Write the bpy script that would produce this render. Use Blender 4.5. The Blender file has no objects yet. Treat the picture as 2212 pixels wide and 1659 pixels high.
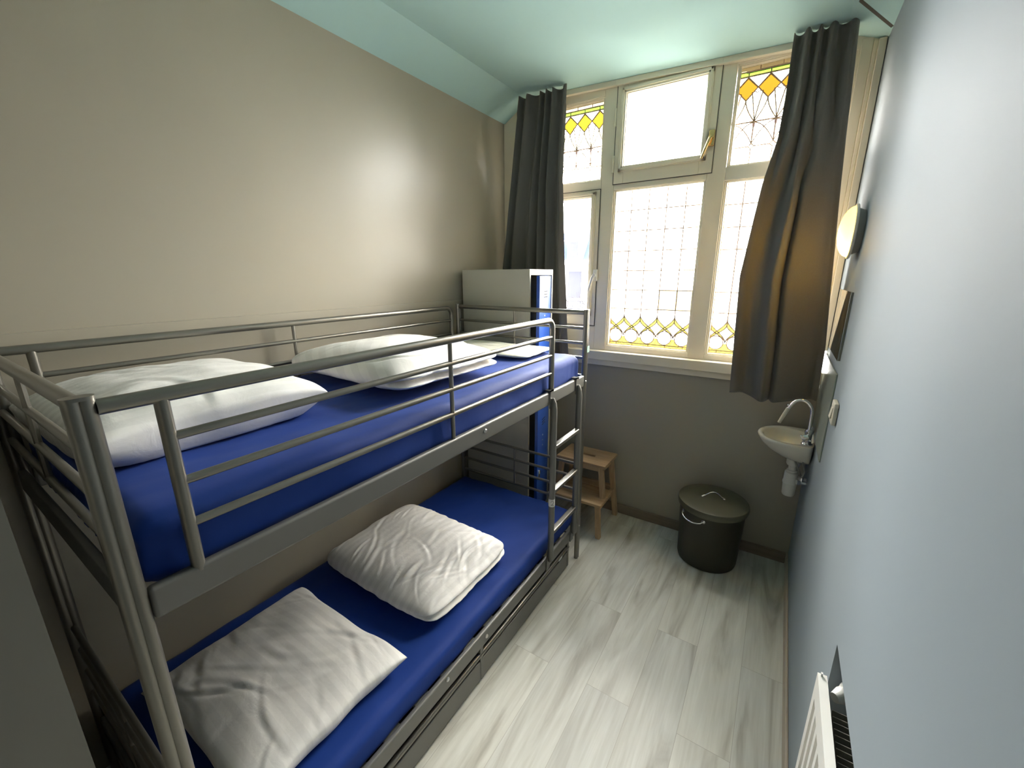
import bpy, bmesh, math, random
from mathutils import Vector, Matrix, noise

scene = bpy.context.scene
COL = scene.collection
PI = math.pi

# ------------------------------------------------------------------ camera
CAM_POS = Vector((1.85244, -0.12005, 1.77390))
YAW, PITCH = 0.573808, 0.256813
cam_data = bpy.data.cameras.new('camera')
cam_data.sensor_fit = 'HORIZONTAL'
cam_data.sensor_width = 36.0
cam_data.lens = 36.0 * 891.62 / 2212.0
cam_data.clip_start = 0.02
cam_data.clip_end = 500
cam = bpy.data.objects.new('camera', cam_data)
COL.objects.link(cam)
cam.location = CAM_POS
cam.rotation_mode = 'XYZ'
fwd = Vector((-math.sin(YAW) * math.cos(PITCH), math.cos(YAW) * math.cos(PITCH), -math.sin(PITCH)))
q = fwd.to_track_quat('-Z', 'Y')
cam.rotation_euler = (q.to_matrix() @ Matrix.Rotation(-0.0022, 3, 'Z')).to_euler()
scene.camera = cam

# ------------------------------------------------------------------ world, daylight
world = bpy.data.worlds.new('overcast_sky')
scene.world = world
world.use_nodes = True
wnt = world.node_tree
bg = wnt.nodes['Background']
wtc = wnt.nodes.new('ShaderNodeTexCoord')
wsep = wnt.nodes.new('ShaderNodeSeparateXYZ')
wramp = wnt.nodes.new('ShaderNodeValToRGB')          # street below the horizon, bright cloud above
wnt.links.new(wtc.outputs['Generated'], wsep.inputs[0])
wmr = wnt.nodes.new('ShaderNodeMapRange')
wmr.inputs[1].default_value, wmr.inputs[2].default_value = -1.0, 1.0
wnt.links.new(wsep.outputs['Z'], wmr.inputs[0])
wnt.links.new(wmr.outputs[0], wramp.inputs[0])
we = wramp.color_ramp.elements
we[0].position, we[0].color = 0.46, (0.08, 0.077, 0.07, 1)
we[1].position, we[1].color = 0.80, (1.0, 0.985, 0.98, 1)
wx = we.new(0.54)
wx.color = (0.27, 0.263, 0.256, 1)
wnt.links.new(wramp.outputs[0], bg.inputs['Color'])
bg.inputs['Strength'].default_value = 19.0

portal_data = bpy.data.lights.new('window_portal', 'AREA')
portal_data.shape = 'RECTANGLE'
portal_data.size, portal_data.size_y = 2.0, 1.75
portal_data.cycles.is_portal = True
portal = bpy.data.objects.new('window_portal', portal_data)
portal.location = (1.09, 2.90, 2.09)
portal.rotation_euler = (-PI / 2, 0, 0)
COL.objects.link(portal)

scene.view_settings.view_transform = 'Standard'
scene.view_settings.look = 'None'
scene.view_settings.exposure = 2.9
scene.view_settings.gamma = 1.0
scene.view_settings.use_curve_mapping = False
cy = scene.cycles
cy.use_denoising = True
cy.max_bounces = 9
cy.diffuse_bounces = 6
cy.glossy_bounces = 4
cy.transmission_bounces = 6
cy.transparent_max_bounces = 12
cy.caustics_reflective = False
cy.caustics_refractive = False
cy.sample_clamp_indirect = 6.0

# ------------------------------------------------------------------ materials
def mat(name, color, rough=0.6, metal=0.0, spec=0.5, var=0.0, vscale=8.0, bump=0.0, bscale=60.0, sheen=0.0, coat=0.0):
    m = bpy.data.materials.new(name)
    m.use_nodes = True
    nt = m.node_tree
    b = nt.nodes['Principled BSDF']
    b.inputs['Base Color'].default_value = (*color, 1)
    b.inputs['Roughness'].default_value = rough
    b.inputs['Metallic'].default_value = metal
    b.inputs['Specular IOR Level'].default_value = spec
    if sheen:
        b.inputs['Sheen Weight'].default_value = sheen
    if coat:
        b.inputs['Coat Weight'].default_value = coat
        b.inputs['Coat Roughness'].default_value = 0.08
    tc = nt.nodes.new('ShaderNodeTexCoord')
    if var:
        n = nt.nodes.new('ShaderNodeTexNoise')
        n.inputs['Scale'].default_value = vscale
        n.inputs['Detail'].default_value = 4
        nt.links.new(tc.outputs['Object'], n.inputs['Vector'])
        mx = nt.nodes.new('ShaderNodeMix')
        mx.data_type = 'RGBA'
        mx.inputs[6].default_value = (*[max(0, c * (1 - var)) for c in color], 1)
        mx.inputs[7].default_value = (*[min(1, c * (1 + var)) for c in color], 1)
        nt.links.new(n.outputs['Fac'], mx.inputs[0])
        nt.links.new(mx.outputs[2], b.inputs['Base Color'])
    if bump:
        n2 = nt.nodes.new('ShaderNodeTexNoise')
        n2.inputs['Scale'].default_value = bscale
        n2.inputs['Detail'].default_value = 3
        nt.links.new(tc.outputs['Object'], n2.inputs['Vector'])
        bp = nt.nodes.new('ShaderNodeBump')
        bp.inputs['Strength'].default_value = bump
        bp.inputs['Distance'].default_value = 0.01
        nt.links.new(n2.outputs['Fac'], bp.inputs['Height'])
        nt.links.new(bp.outputs['Normal'], b.inputs['Normal'])
    return m


def glass(name, tint, frost=0.0):
    m = bpy.data.materials.new(name)
    m.use_nodes = True
    nt = m.node_tree
    nt.nodes.remove(nt.nodes['Principled BSDF'])
    out = nt.nodes['Material Output']
    tr = nt.nodes.new('ShaderNodeBsdfTransparent')
    tr.inputs['Color'].default_value = (*tint, 1)
    gl = nt.nodes.new('ShaderNodeBsdfGlossy')
    gl.inputs['Roughness'].default_value = 0.05
    fr = nt.nodes.new('ShaderNodeFresnel')
    fr.inputs['IOR'].default_value = 1.35
    ml = nt.nodes.new('ShaderNodeMath')
    ml.operation = 'MULTIPLY'
    ml.inputs[1].default_value = 0.8
    if frost:      # hand-made cathedral glass scatters part of the light
        tl = nt.nodes.new('ShaderNodeBsdfTranslucent')
        tl.inputs['Color'].default_value = (*[min(1, c * 1.3) for c in tint], 1)
        m2 = nt.nodes.new('ShaderNodeMixShader')
        m2.inputs[0].default_value = frost
        nt.links.new(tr.outputs[0], m2.inputs[1])
        nt.links.new(tl.outputs[0], m2.inputs[2])
        tr = m2
    mx = nt.nodes.new('ShaderNodeMixShader')
    nt.links.new(fr.outputs[0], ml.inputs[0])
    nt.links.new(ml.outputs[0], mx.inputs[0])
    nt.links.new(tr.outputs[0], mx.inputs[1])
    nt.links.new(gl.outputs[0], mx.inputs[2])
    nt.links.new(mx.outputs[0], out.inputs['Surface'])
    return m


def linen(name, color, axis='Y', pitch=0.042, rough=0.5, depth=0.075):
    """white damask with woven satin stripes"""
    m = bpy.data.materials.new(name)
    m.use_nodes = True
    nt = m.node_tree
    b = nt.nodes['Principled BSDF']
    tc = nt.nodes.new('ShaderNodeTexCoord')
    w = nt.nodes.new('ShaderNodeTexWave')
    w.wave_type = 'BANDS'
    w.bands_direction = axis
    w.inputs['Scale'].default_value = 2 * PI / pitch / 20.0
    w.inputs['Distortion'].default_value = 0.6
    w.inputs['Detail'].default_value = 0
    nt.links.new(tc.outputs['Object'], w.inputs['Vector'])
    cr = nt.nodes.new('ShaderNodeValToRGB')
    cr.color_ramp.elements[0].position = 0.42
    cr.color_ramp.elements[1].position = 0.58
    cr.color_ramp.elements[0].color = (*[c * (1 - depth) for c in color], 1)
    cr.color_ramp.elements[1].color = (*color, 1)
    nt.links.new(w.outputs['Fac'], cr.inputs[0])
    nt.links.new(cr.outputs[0], b.inputs['Base Color'])
    mr = nt.nodes.new('ShaderNodeMapRange')
    mr.inputs[3].default_value = rough + 0.2
    mr.inputs[4].default_value = rough - 0.1
    nt.links.new(w.outputs['Fac'], mr.inputs[0])
    nt.links.new(mr.outputs[0], b.inputs['Roughness'])
    b.inputs['Sheen Weight'].default_value = 0.15
    n = nt.nodes.new('ShaderNodeTexNoise')
    n.inputs['Scale'].default_value = 22
    n.inputs['Detail'].default_value = 5
    n.inputs['Distortion'].default_value = 0.6
    nt.links.new(tc.outputs['Object'], n.inputs['Vector'])
    bp = nt.nodes.new('ShaderNodeBump')
    bp.inputs['Strength'].default_value = 0.15
    bp.inputs['Distance'].default_value = 0.01
    nt.links.new(n.outputs['Fac'], bp.inputs['Height'])
    nt.links.new(bp.outputs['Normal'], b.inputs['Normal'])
    return m


def floor_material():
    m = bpy.data.materials.new('oak_laminate')
    m.use_nodes = True
    nt = m.node_tree
    L = nt.links.new
    b = nt.nodes['Principled BSDF']
    tc = nt.nodes.new('ShaderNodeTexCoord')
    mp = nt.nodes.new('ShaderNodeMapping')
    mp.inputs['Rotation'].default_value = (0, 0, PI / 2)
    L(tc.outputs['Object'], mp.inputs['Vector'])
    br = nt.nodes.new('ShaderNodeTexBrick')
    br.offset = 0.37
    br.inputs['Color1'].default_value = (0.0, 0.0, 0.0, 1)
    br.inputs['Color2'].default_value = (1, 1, 1, 1)
    br.inputs['Mortar'].default_value = (0.5, 0.5, 0.5, 1)
    br.inputs['Scale'].default_value = 1.0
    br.inputs['Mortar Size'].default_value = 0.0008
    br.inputs['Brick Width'].default_value = 1.28
    br.inputs['Row Height'].default_value = 0.192
    L(mp.outputs[0], br.inputs['Vector'])
    # per plank offset of the grain
    sep = nt.nodes.new('ShaderNodeVectorMath')
    sep.operation = 'MULTIPLY_ADD'
    sep.inputs[1].default_value = (7.0, 3.0, 5.0)
    L(br.outputs['Color'], sep.inputs[0])
    L(tc.outputs['Object'], sep.inputs[2])
    mp2 = nt.nodes.new('ShaderNodeMapping')
    mp2.inputs['Scale'].default_value = (6.0, 0.8, 1.0)
    L(sep.outputs[0], mp2.inputs['Vector'])
    n1 = nt.nodes.new('ShaderNodeTexNoise')
    n1.inputs['Scale'].default_value = 1.3
    n1.inputs['Detail'].default_value = 6
    n1.inputs['Distortion'].default_value = 1.6
    L(mp2.outputs[0], n1.inputs['Vector'])
    mp3 = nt.nodes.new('ShaderNodeMapping')
    mp3.inputs['Scale'].default_value = (70.0, 3.0, 1.0)
    L(sep.outputs[0], mp3.inputs['Vector'])
    n2 = nt.nodes.new('ShaderNodeTexNoise')
    n2.inputs['Scale'].default_value = 1.0
    n2.inputs['Detail'].default_value = 5
    n2.inputs['Distortion'].default_value = 0.8
    L(mp3.outputs[0], n2.inputs['Vector'])
    r1 = nt.nodes.new('ShaderNodeValToRGB')
    e = r1.color_ramp.elements
    e[0].position, e[0].color = 0.30, (0.40, 0.39, 0.345, 1)
    e[1].position, e[1].color = 0.66, (0.72, 0.73, 0.69, 1)
    x = e.new(0.47)
    x.color = (0.61, 0.615, 0.57, 1)
    L(n1.outputs['Fac'], r1.inputs[0])
    r2 = nt.nodes.new('ShaderNodeValToRGB')
    e = r2.color_ramp.elements
    e[0].position, e[0].color = 0.30, (0.90, 0.895, 0.88, 1)
    e[1].position, e[1].color = 0.62, (1.0, 1.0, 1.0, 1)
    L(n2.outputs['Fac'], r2.inputs[0])
    mul = nt.nodes.new('ShaderNodeMix')
    mul.data_type = 'RGBA'
    mul.blend_type = 'MULTIPLY'
    mul.inputs[0].default_value = 1.0
    L(r1.outputs[0], mul.inputs[6])
    L(r2.outputs[0], mul.inputs[7])
    # plank to plank tone
    r3 = nt.nodes.new('ShaderNodeValToRGB')
    e = r3.color_ramp.elements
    e[0].color = (0.955, 0.955, 0.96, 1)
    e[1].color = (1.06, 1.04, 1.0, 1)
    L(br.outputs['Color'], r3.inputs[0])
    mul2 = nt.nodes.new('ShaderNodeMix')
    mul2.data_type = 'RGBA'
    mul2.blend_type = 'MULTIPLY'
    mul2.inputs[0].default_value = 1.0
    L(mul.outputs[2], mul2.inputs[6])
    L(r3.outputs[0], mul2.inputs[7])
    jt = nt.nodes.new('ShaderNodeMix')
    jt.data_type = 'RGBA'
    jt.inputs[7].default_value = (0.40, 0.38, 0.33, 1)
    L(br.outputs['Fac'], jt.inputs[0])
    L(mul2.outputs[2], jt.inputs[6])
    L(jt.outputs[2], b.inputs['Base Color'])
    b.inputs['Roughness'].default_value = 0.42
    b.inputs['Specular IOR Level'].default_value = 0.4
    return m


def wood(name, c1, c2, axis=0, scale=1.0, rough=0.5):
    m = bpy.data.materials.new(name)
    m.use_nodes = True
    nt = m.node_tree
    L = nt.links.new
    b = nt.nodes['Principled BSDF']
    tc = nt.nodes.new('ShaderNodeTexCoord')
    mp = nt.nodes.new('ShaderNodeMapping')
    s = [60 * scale] * 3
    s[axis] = 4 * scale
    mp.inputs['Scale'].default_value = s
    L(tc.outputs['Object'], mp.inputs['Vector'])
    n = nt.nodes.new('ShaderNodeTexNoise')
    n.inputs['Scale'].default_value = 1.0
    n.inputs['Detail'].default_value = 4
    n.inputs['Distortion'].default_value = 0.7
    L(mp.outputs[0], n.inputs['Vector'])
    r = nt.nodes.new('ShaderNodeValToRGB')
    r.color_ramp.elements[0].position = 0.35
    r.color_ramp.elements[0].color = (*c1, 1)
    r.color_ramp.elements[1].position = 0.65
    r.color_ramp.elements[1].color = (*c2, 1)
    L(n.outputs['Fac'], r.inputs[0])
    L(r.outputs[0], b.inputs['Base Color'])
    b.inputs['Roughness'].default_value = rough
    return m


M = {}
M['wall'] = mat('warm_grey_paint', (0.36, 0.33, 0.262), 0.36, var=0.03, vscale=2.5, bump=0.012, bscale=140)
M['wall_front'] = mat('dark_grey_wall', (0.165, 0.16, 0.135), 0.6, var=0.03, vscale=2.5)  # deeper grey than the other walls
M['wall_right'] = mat('sky_tinted_satin_paint', (0.30, 0.35, 0.385), 0.62, spec=0.12, var=0.02, vscale=2, bump=0.01, bscale=120)  # bluish cast of the sky light is put into this base colour
M['ceiling'] = mat('turquoise_paint', (0.395, 0.585, 0.58), 0.9, spec=0.15, var=0.03, vscale=1.5)
M['floor'] = floor_material()
M['frame'] = mat('cream_gloss_paint', (0.78, 0.71, 0.565), 0.35, var=0.02)
M['seam'] = mat('dark_joint', (0.10, 0.09, 0.07), 0.8)
M['baseboard'] = wood('taupe_board', (0.20, 0.155, 0.115), (0.25, 0.20, 0.15), 0, 0.4)
M['baseboard_r'] = wood('beige_board', (0.42, 0.36, 0.28), (0.50, 0.43, 0.34), 1, 0.4)
M['metal'] = mat('silver_grey_lacquer', (0.215, 0.205, 0.178), 0.31, 0.72, var=0.05, vscale=30)
M['plate'] = mat('grey_lacquered_steel', (0.16, 0.158, 0.145), 0.45, 0.4, var=0.04)
M['slat'] = mat('pale_slats', (0.30, 0.31, 0.28), 0.6)
M['bolt'] = mat('zinc_bolt', (0.6, 0.6, 0.58), 0.3, 0.9)
M['black'] = mat('shade_black', (0.012, 0.012, 0.013), 0.9)  # flat black standing in for shade in gaps and interiors
M['blue'] = mat('royal_blue_sheet', (0.003, 0.034, 0.225), 0.68, spec=0.3, var=0.08, vscale=5, bump=0.10, bscale=18, sheen=0.03)
M['linen_x'] = linen('striped_white_linen', (0.86, 0.845, 0.81), 'X')
M['linen_y'] = linen('striped_white_satin', (0.86, 0.845, 0.81), 'Y')
M['linen_d'] = linen('striped_white_damask', (0.90, 0.87, 0.82), 'DIAGONAL', 0.05)
M['cream_linen'] = linen('cream_cotton', (0.80, 0.78, 0.66), 'X', 0.05, 0.65, 0.03)
M['curtain'] = mat('charcoal_curtain', (0.135, 0.126, 0.113), 0.85, var=0.12, vscale=220, bump=0.12, bscale=350, sheen=0.25)
M['locker'] = mat('light_grey_steel', (0.52, 0.50, 0.42), 0.42, 0.0, var=0.02)
M['locker_blue'] = mat('blue_steel', (0.018, 0.085, 0.42), 0.28, 0.0, var=0.03)
M['chrome'] = mat('chrome', (0.82, 0.82, 0.84), 0.10, 1.0)
M['brass'] = mat('brass', (0.70, 0.50, 0.22), 0.25, 1.0)
M['white_plastic'] = mat('white_plastic', (0.72, 0.71, 0.66), 0.4)
M['cream_plastic'] = mat('cream_plastic', (0.66, 0.62, 0.52), 0.4)
M['ceramic'] = mat('white_ceramic', (0.74, 0.71, 0.62), 0.12, coat=0.6)
M['wood'] = wood('birch', (0.40, 0.265, 0.14), (0.52, 0.36, 0.205), 0)
M['wood_z'] = wood('birch_upright', (0.40, 0.265, 0.14), (0.52, 0.36, 0.205), 2)
M['wood_y'] = wood('birch_side', (0.40, 0.265, 0.14), (0.52, 0.36, 0.205), 1)
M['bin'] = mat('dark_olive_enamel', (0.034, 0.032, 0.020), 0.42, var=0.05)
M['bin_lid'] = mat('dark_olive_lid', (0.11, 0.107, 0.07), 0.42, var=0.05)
M['mirror'] = mat('mirror_glass', (0.86, 0.88, 0.86), 0.02, 1.0)
M['panel'] = mat('pale_green_glass_panel', (0.30, 0.335, 0.295), 0.22)
M['radiator'] = mat('white_enamel', (0.80, 0.80, 0.77), 0.3)
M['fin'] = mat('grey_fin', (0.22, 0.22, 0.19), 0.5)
M['niche'] = mat('unpainted_plaster', (0.50, 0.48, 0.42), 0.7, var=0.04)
M['lead'] = mat('lead_came', (0.46, 0.32, 0.22), 0.6)  # brown tone puts the glare of the bright panes into the lead colour
M['clear'] = glass('clear_glass', (0.97, 0.98, 0.98))
M['pale'] = glass('pale_cream_glass', (0.045, 0.038, 0.022))
M['white_art'] = glass('white_art_glass', (0.66, 0.645, 0.60), 0.25)
M['green'] = glass('green_glass', (0.011, 0.021, 0.0025))
M['yellow'] = glass('yellow_glass', (0.024, 0.017, 0.0012))
M['amber'] = glass('amber_glass', (0.018, 0.0078, 0.0006))
M['lemon'] = glass('lemon_glass', (0.075, 0.074, 0.015), 0.25)
M['straw'] = glass('straw_glass', (0.095, 0.092, 0.06), 0.25)
M['mauve'] = glass('mauve_glass', (0.012, 0.009, 0.010))
M['ink'] = mat('black_ink', (0.02, 0.02, 0.02), 0.7)
M['paper'] = mat('white_paper_label', (0.62, 0.62, 0.6), 0.7)
M['green_tape'] = mat('mint_green_tape', (0.30, 0.55, 0.42), 0.6)
M['stone'] = mat('pale_facade_stone', (0.20, 0.185, 0.185), 0.9, spec=0.0, var=0.1, vscale=1)
M['roof'] = mat('slate_roof', (0.014, 0.018, 0.034), 0.9, spec=0.0, var=0.2, vscale=2)
M['dark_win'] = mat('dark_window_pane', (0.018, 0.0185, 0.023), 0.9, spec=0.0)
M['bark'] = mat('grey_bark', (0.010, 0.0085, 0.009), 0.9, spec=0.0)

# ------------------------------------------------------------------ mesh helpers
LOC = {}          # world location of every object made here


class MB:
    def __init__(s):
        s.v, s.f, s.m = [], [], []

    def add(s, vs, fs, m=0):
        o = len(s.v)
        s.v += [tuple(v) for v in vs]
        s.f += [tuple(i + o for i in f) for f in fs]
        s.m += [m] * len(fs)

    def box(s, a, b, m=0):
        (x0, y0, z0), (x1, y1, z1) = a, b
        vs = [(x0, y0, z0), (x1, y0, z0), (x1, y1, z0), (x0, y1, z0), (x0, y0, z1), (x1, y0, z1), (x1, y1, z1), (x0, y1, z1)]
        s.add(vs, [(0, 3, 2, 1), (4, 5, 6, 7), (0, 1, 5, 4), (1, 2, 6, 5), (2, 3, 7, 6), (3, 0, 4, 7)], m)

    def hexa(s, bot, top, m=0):
        s.add(list(bot) + list(top), [(0, 3, 2, 1), (4, 5, 6, 7), (0, 1, 5, 4), (1, 2, 6, 5), (2, 3, 7, 6), (3, 0, 4, 7)], m)

    def prism(s, pts, d, m=0):
        """extrude planar polygon pts (list of 3-vectors) by vector d"""
        n = len(pts)
        P = [Vector(p) for p in pts]
        Q = [p + Vector(d) for p in P]
        s.add(P + Q, [tuple(range(n - 1, -1, -1)), tuple(range(n, 2 * n))] +
              [(i, (i + 1) % n, n + (i + 1) % n, n + i) for i in range(n)], m)

    def tube(s, pts, r, n=12, m=0, caps=True, closed=False, phase=0.0):
        P = [Vector(p) for p in pts]
        k = len(P)
        rr = r if isinstance(r, (list, tuple)) else [r] * k
        T = []
        for i in range(k):
            if closed:
                t = P[(i + 1) % k] - P[i - 1]
            else:
                t = (P[min(i + 1, k - 1)] - P[max(i - 1, 0)])
            T.append(t.normalized() if t.length > 1e-9 else Vector((0, 0, 1)))
        up = Vector((0, 0, 1)) if abs(T[0].z) < 0.9 else Vector((0, 1, 0))
        x = T[0].cross(up).normalized()
        vs = []
        for i in range(k):
            x = (x - T[i] * x.dot(T[i])).normalized()
            y = T[i].cross(x)
            # mitre widening
            w = 1.0
            if 0 < i < k - 1:
                a = (P[i] - P[i - 1]).normalized()
                c = max(0.5, a.dot(T[i]))
                w = 1.0
            for j in range(n):
                th = 2 * PI * j / n + phase
                vs.append(P[i] + (x * math.cos(th) + y * math.sin(th)) * rr[i] * w)
        fs = []
        for i in range(k if closed else k - 1):
            for j in range(n):
                a, b = i * n + j, i * n + (j + 1) % n
                c, d = ((i + 1) % k) * n + (j + 1) % n, ((i + 1) % k) * n + j
                fs.append((a, b, c, d))
        if caps and not closed:
            fs.append(tuple(range(n - 1, -1, -1)))
            fs.append(tuple((k - 1) * n + j for j in range(n)))
        s.add(vs, fs, m)

    def lathe(s, prof, origin=(0, 0, 0), axis=(0, 0, 1), n=32, m=0, close_top=True, close_bot=True):
        A = Vector(axis).normalized()
        X = A.orthogonal().normalized()
        Y = A.cross(X)
        O = Vector(origin)
        vs = []
        for r, h in prof:
            for j in range(n):
                th = 2 * PI * j / n
                vs.append(O + A * h + (X * math.cos(th) + Y * math.sin(th)) * r)
        fs = []
        for i in range(len(prof) - 1):
            for j in range(n):
                fs.append((i * n + j, i * n + (j + 1) % n, (i + 1) * n + (j + 1) % n, (i + 1) * n + j))
        if close_bot:
            fs.append(tuple(range(n - 1, -1, -1)))
        if close_top:
            fs.append(tuple((len(prof) - 1) * n + j for j in range(n)))
        s.add(vs, fs, m)

    def build(s, name, mats, parent=None, smooth=False, bevel=0.0, seg=2, origin=None, angle=40):
        me = bpy.data.meshes.new(name)
        base = Vector(origin) if origin is not None else (LOC[parent.name] if parent else Vector((0, 0, 0)))
        me.from_pydata([tuple(Vector(v) - base) for v in s.v], [], s.f)
        if not isinstance(mats, (list, tuple)):
            mats = [mats]
        for mm in mats:
            me.materials.append(mm)
        for p, mi in zip(me.polygons, s.m):
            p.material_index = mi
        me.validate()
        bm = bmesh.new()
        bm.from_mesh(me)
        bmesh.ops.recalc_face_normals(bm, faces=bm.faces)
        bm.to_mesh(me)
        bm.free()
        o = bpy.data.objects.new(name, me)
        COL.objects.link(o)
        if parent:
            o.parent = parent
            o.location = base - LOC[parent.name]
        else:
            o.location = base
        LOC[o.name] = base
        if bevel:
            b = o.modifiers.new('bevel', 'BEVEL')
            b.width = bevel
            b.segments = seg
            b.limit_method = 'ANGLE'
            b.angle_limit = math.radians(50)
        if smooth:
            me.polygons.foreach_set('use_smooth', [True] * len(me.polygons))
            if angle < 180:
                try:
                    me.set_sharp_from_angle(angle=math.radians(angle))
                except Exception:
                    pass
        elif bevel:
            me.polygons.foreach_set('use_smooth', [True] * len(me.polygons))
            w = o.modifiers.new('weighted', 'WEIGHTED_NORMAL')
            w.keep_sharp = True
        return o


def thing(name, label, cat, loc, group=None):
    o = bpy.data.objects.new(name, None)
    o.empty_display_size = 0.1
    COL.objects.link(o)
    o.location = loc
    o['label'] = label
    o['category'] = cat
    if group:
        o['group'] = group
    LOC[o.name] = Vector(loc)
    return o


def tag(o, label, cat, group=None):
    o['label'] = label
    o['category'] = cat
    if group:
        o['group'] = group
    return o


def structure(o):
    o['kind'] = 'structure'
    return o


def arc(c, r, a0, a1, n, ux, uy):
    c, ux, uy = Vector(c), Vector(ux), Vector(uy)
    return [c + ux * (r * math.cos(a0 + (a1 - a0) * i / n)) + uy * (r * math.sin(a0 + (a1 - a0) * i / n)) for i in range(n + 1)]


def nz(x, y, z=0.0):
    return noise.noise(Vector((x, y, z)))


# ------------------------------------------------------------------ room dimensions
XL, XLP, XR = -0.05, -0.035, 2.095      # left wall, its lower panel, right wall
YW = 2.72                               # window wall
YB = -1.60                              # back of the corridor behind the camera
CZ = [(-0.05, 2.85), (0.15, 2.968), (1.93, 2.898), (2.095, 2.832)]   # ceiling section (x, z)

# ------------------------------------------------------------------ the setting
b = MB()
b.box((-0.3, YB - 0.1, -0.06), (2.3, 2.95, 0.0))
structure(b.build('floor', M['floor']))

b = MB()
sec = [(-0.30, 2.85)] + CZ + [(2.35, 2.832)]
top = [(x, 3.15) for x, z in reversed([(-0.30, 0), (2.35, 0)])]
b.prism([(x, YB - 0.1, z) for x, z in sec] + [(x, YB - 0.1, z) for x, z in top], (0, 2.95 - YB + 0.1, 0))
structure(b.build('ceiling', M['ceiling']))

b = MB()
b.box((-0.3, YB, 0), (XL, 2.95, 3.0))
b.box((XL, -0.075, 0), (XLP, YW, 1.612))
structure(b.build('wall_left', M['wall']))

NY0, NY1, NZ0, NZ1 = -0.35, 1.082, 0.09, 0.832      # radiator niche
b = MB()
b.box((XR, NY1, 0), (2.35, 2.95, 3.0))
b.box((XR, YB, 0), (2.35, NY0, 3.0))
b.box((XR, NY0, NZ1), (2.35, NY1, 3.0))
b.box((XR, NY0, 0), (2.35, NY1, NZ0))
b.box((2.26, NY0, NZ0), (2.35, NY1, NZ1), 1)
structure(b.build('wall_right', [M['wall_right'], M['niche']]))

b = MB()
b.box((-0.05, YW, 0), (XR, 2.95, 1.15))
structure(b.build('wall_window', M['wall']))

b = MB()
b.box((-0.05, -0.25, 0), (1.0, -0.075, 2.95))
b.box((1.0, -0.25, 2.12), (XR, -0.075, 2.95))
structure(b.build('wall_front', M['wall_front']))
b = MB()
b.box((-0.3, YB - 0.1, 0), (2.35, YB, 3.0))
structure(b.build('wall_back', M['wall']))

b = MB()
b.box((-0.03, 2.704, 0), (2.083, YW, 0.072))
structure(b.build('baseboard_window', M['baseboard'], bevel=0.003))
b = MB()
b.box((2.083, 0.2, 0), (XR, YW, 0.072))
structure(b.build('baseboard_right', M['baseboard_r'], bevel=0.003))

# joint line across the right slope of the ceiling
b = MB()
p0, p1 = Vector((1.955, 2.42, 2.886)), Vector((2.094, 2.60, 2.831))
d = Vector((0.006, -0.006, 0.0025))
b.prism([p0 - d, p0 + d, p1 + d, p1 - d], (0.0, 0.0, 0.006))
structure(b.build('trim_1', M['seam']))

# ------------------------------------------------------------------ window
win = bpy.data.objects.new('window_1', None)
COL.objects.link(win)
win.location = (1.09, 2.76, 1.25)
LOC['window_1'] = Vector(win.location)
structure(win)
win['label'] = 'tall cream window with stained glass over a deep sill'

YF, YG, YO = 2.728, 2.772, 2.81      # face of the frame, glass plane, outside
ZB = 1.25


def ceil_z(x):
    for (x0, z0), (x1, z1) in zip(CZ, CZ[1:]):
        if x <= x1:
            return z0 + (z1 - z0) * (x - x0) / (x1 - x0)
    return CZ[-1][1]


PANES = dict(lu=(0.20, 0.725, 2.39, 2.876), ru=(1.475, 2.0, 2.373, 2.876),
             cl=(0.812, 1.376, 1.283, 2.317), rl=(1.472, 2.0, 1.281, 2.300))
b = MB()
# uprights
b.box((0.11, YF, ZB), (0.20, YO, 2.938))
b.box((0.725, YF, ZB), (0.812, YO, 2.938))
b.box((1.376, YF, ZB), (1.472, YO, 2.912))
b.box((2.0, YF, ZB), (2.045, YO, 2.86))
# cross pieces
b.box((0.20, YF, 2.876), (0.725, YO, 2.936))
b.box((0.812, YF, 2.925), (1.376, YO, 2.94))
b.box((1.472, YF, 2.876), (2.0, YO, 2.905))
b.box((0.20, YF, 2.333), (0.725, YO, 2.39))
b.box((0.812, YF, 2.317), (1.376, YO, 2.350))
b.box((1.472, YF, 2.300), (2.0, YO, 2.373))
b.box((0.20, YF, ZB), (0.725, YO, 1.418))
b.box((0.812, YF, ZB), (1.376, YO, 1.283))
b.box((1.472, YF, ZB), (2.0, YO, 1.281))
b.build('window_frame', M['frame'], win, bevel=0.003)

# moulded beads round the fixed panes
for key, (x0, x1, z0, z1) in PANES.items():
    b = MB()
    for w, ya, yb in ((0.016, 2.742, YG), (0.008, 2.734, 2.742)):
        b.box((x0, ya, z0), (x0 + w, yb, z1))
        b.box((x1 - w, ya, z0), (x1, yb, z1))
        b.box((x0, ya, z0), (x1, yb, z0 + w * 0.6))
        b.box((x0, ya, z1 - w * 0.6), (x1, yb, z1))
    b.build('glazing_bead', M['frame'], win, bevel=0.0015)

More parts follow.
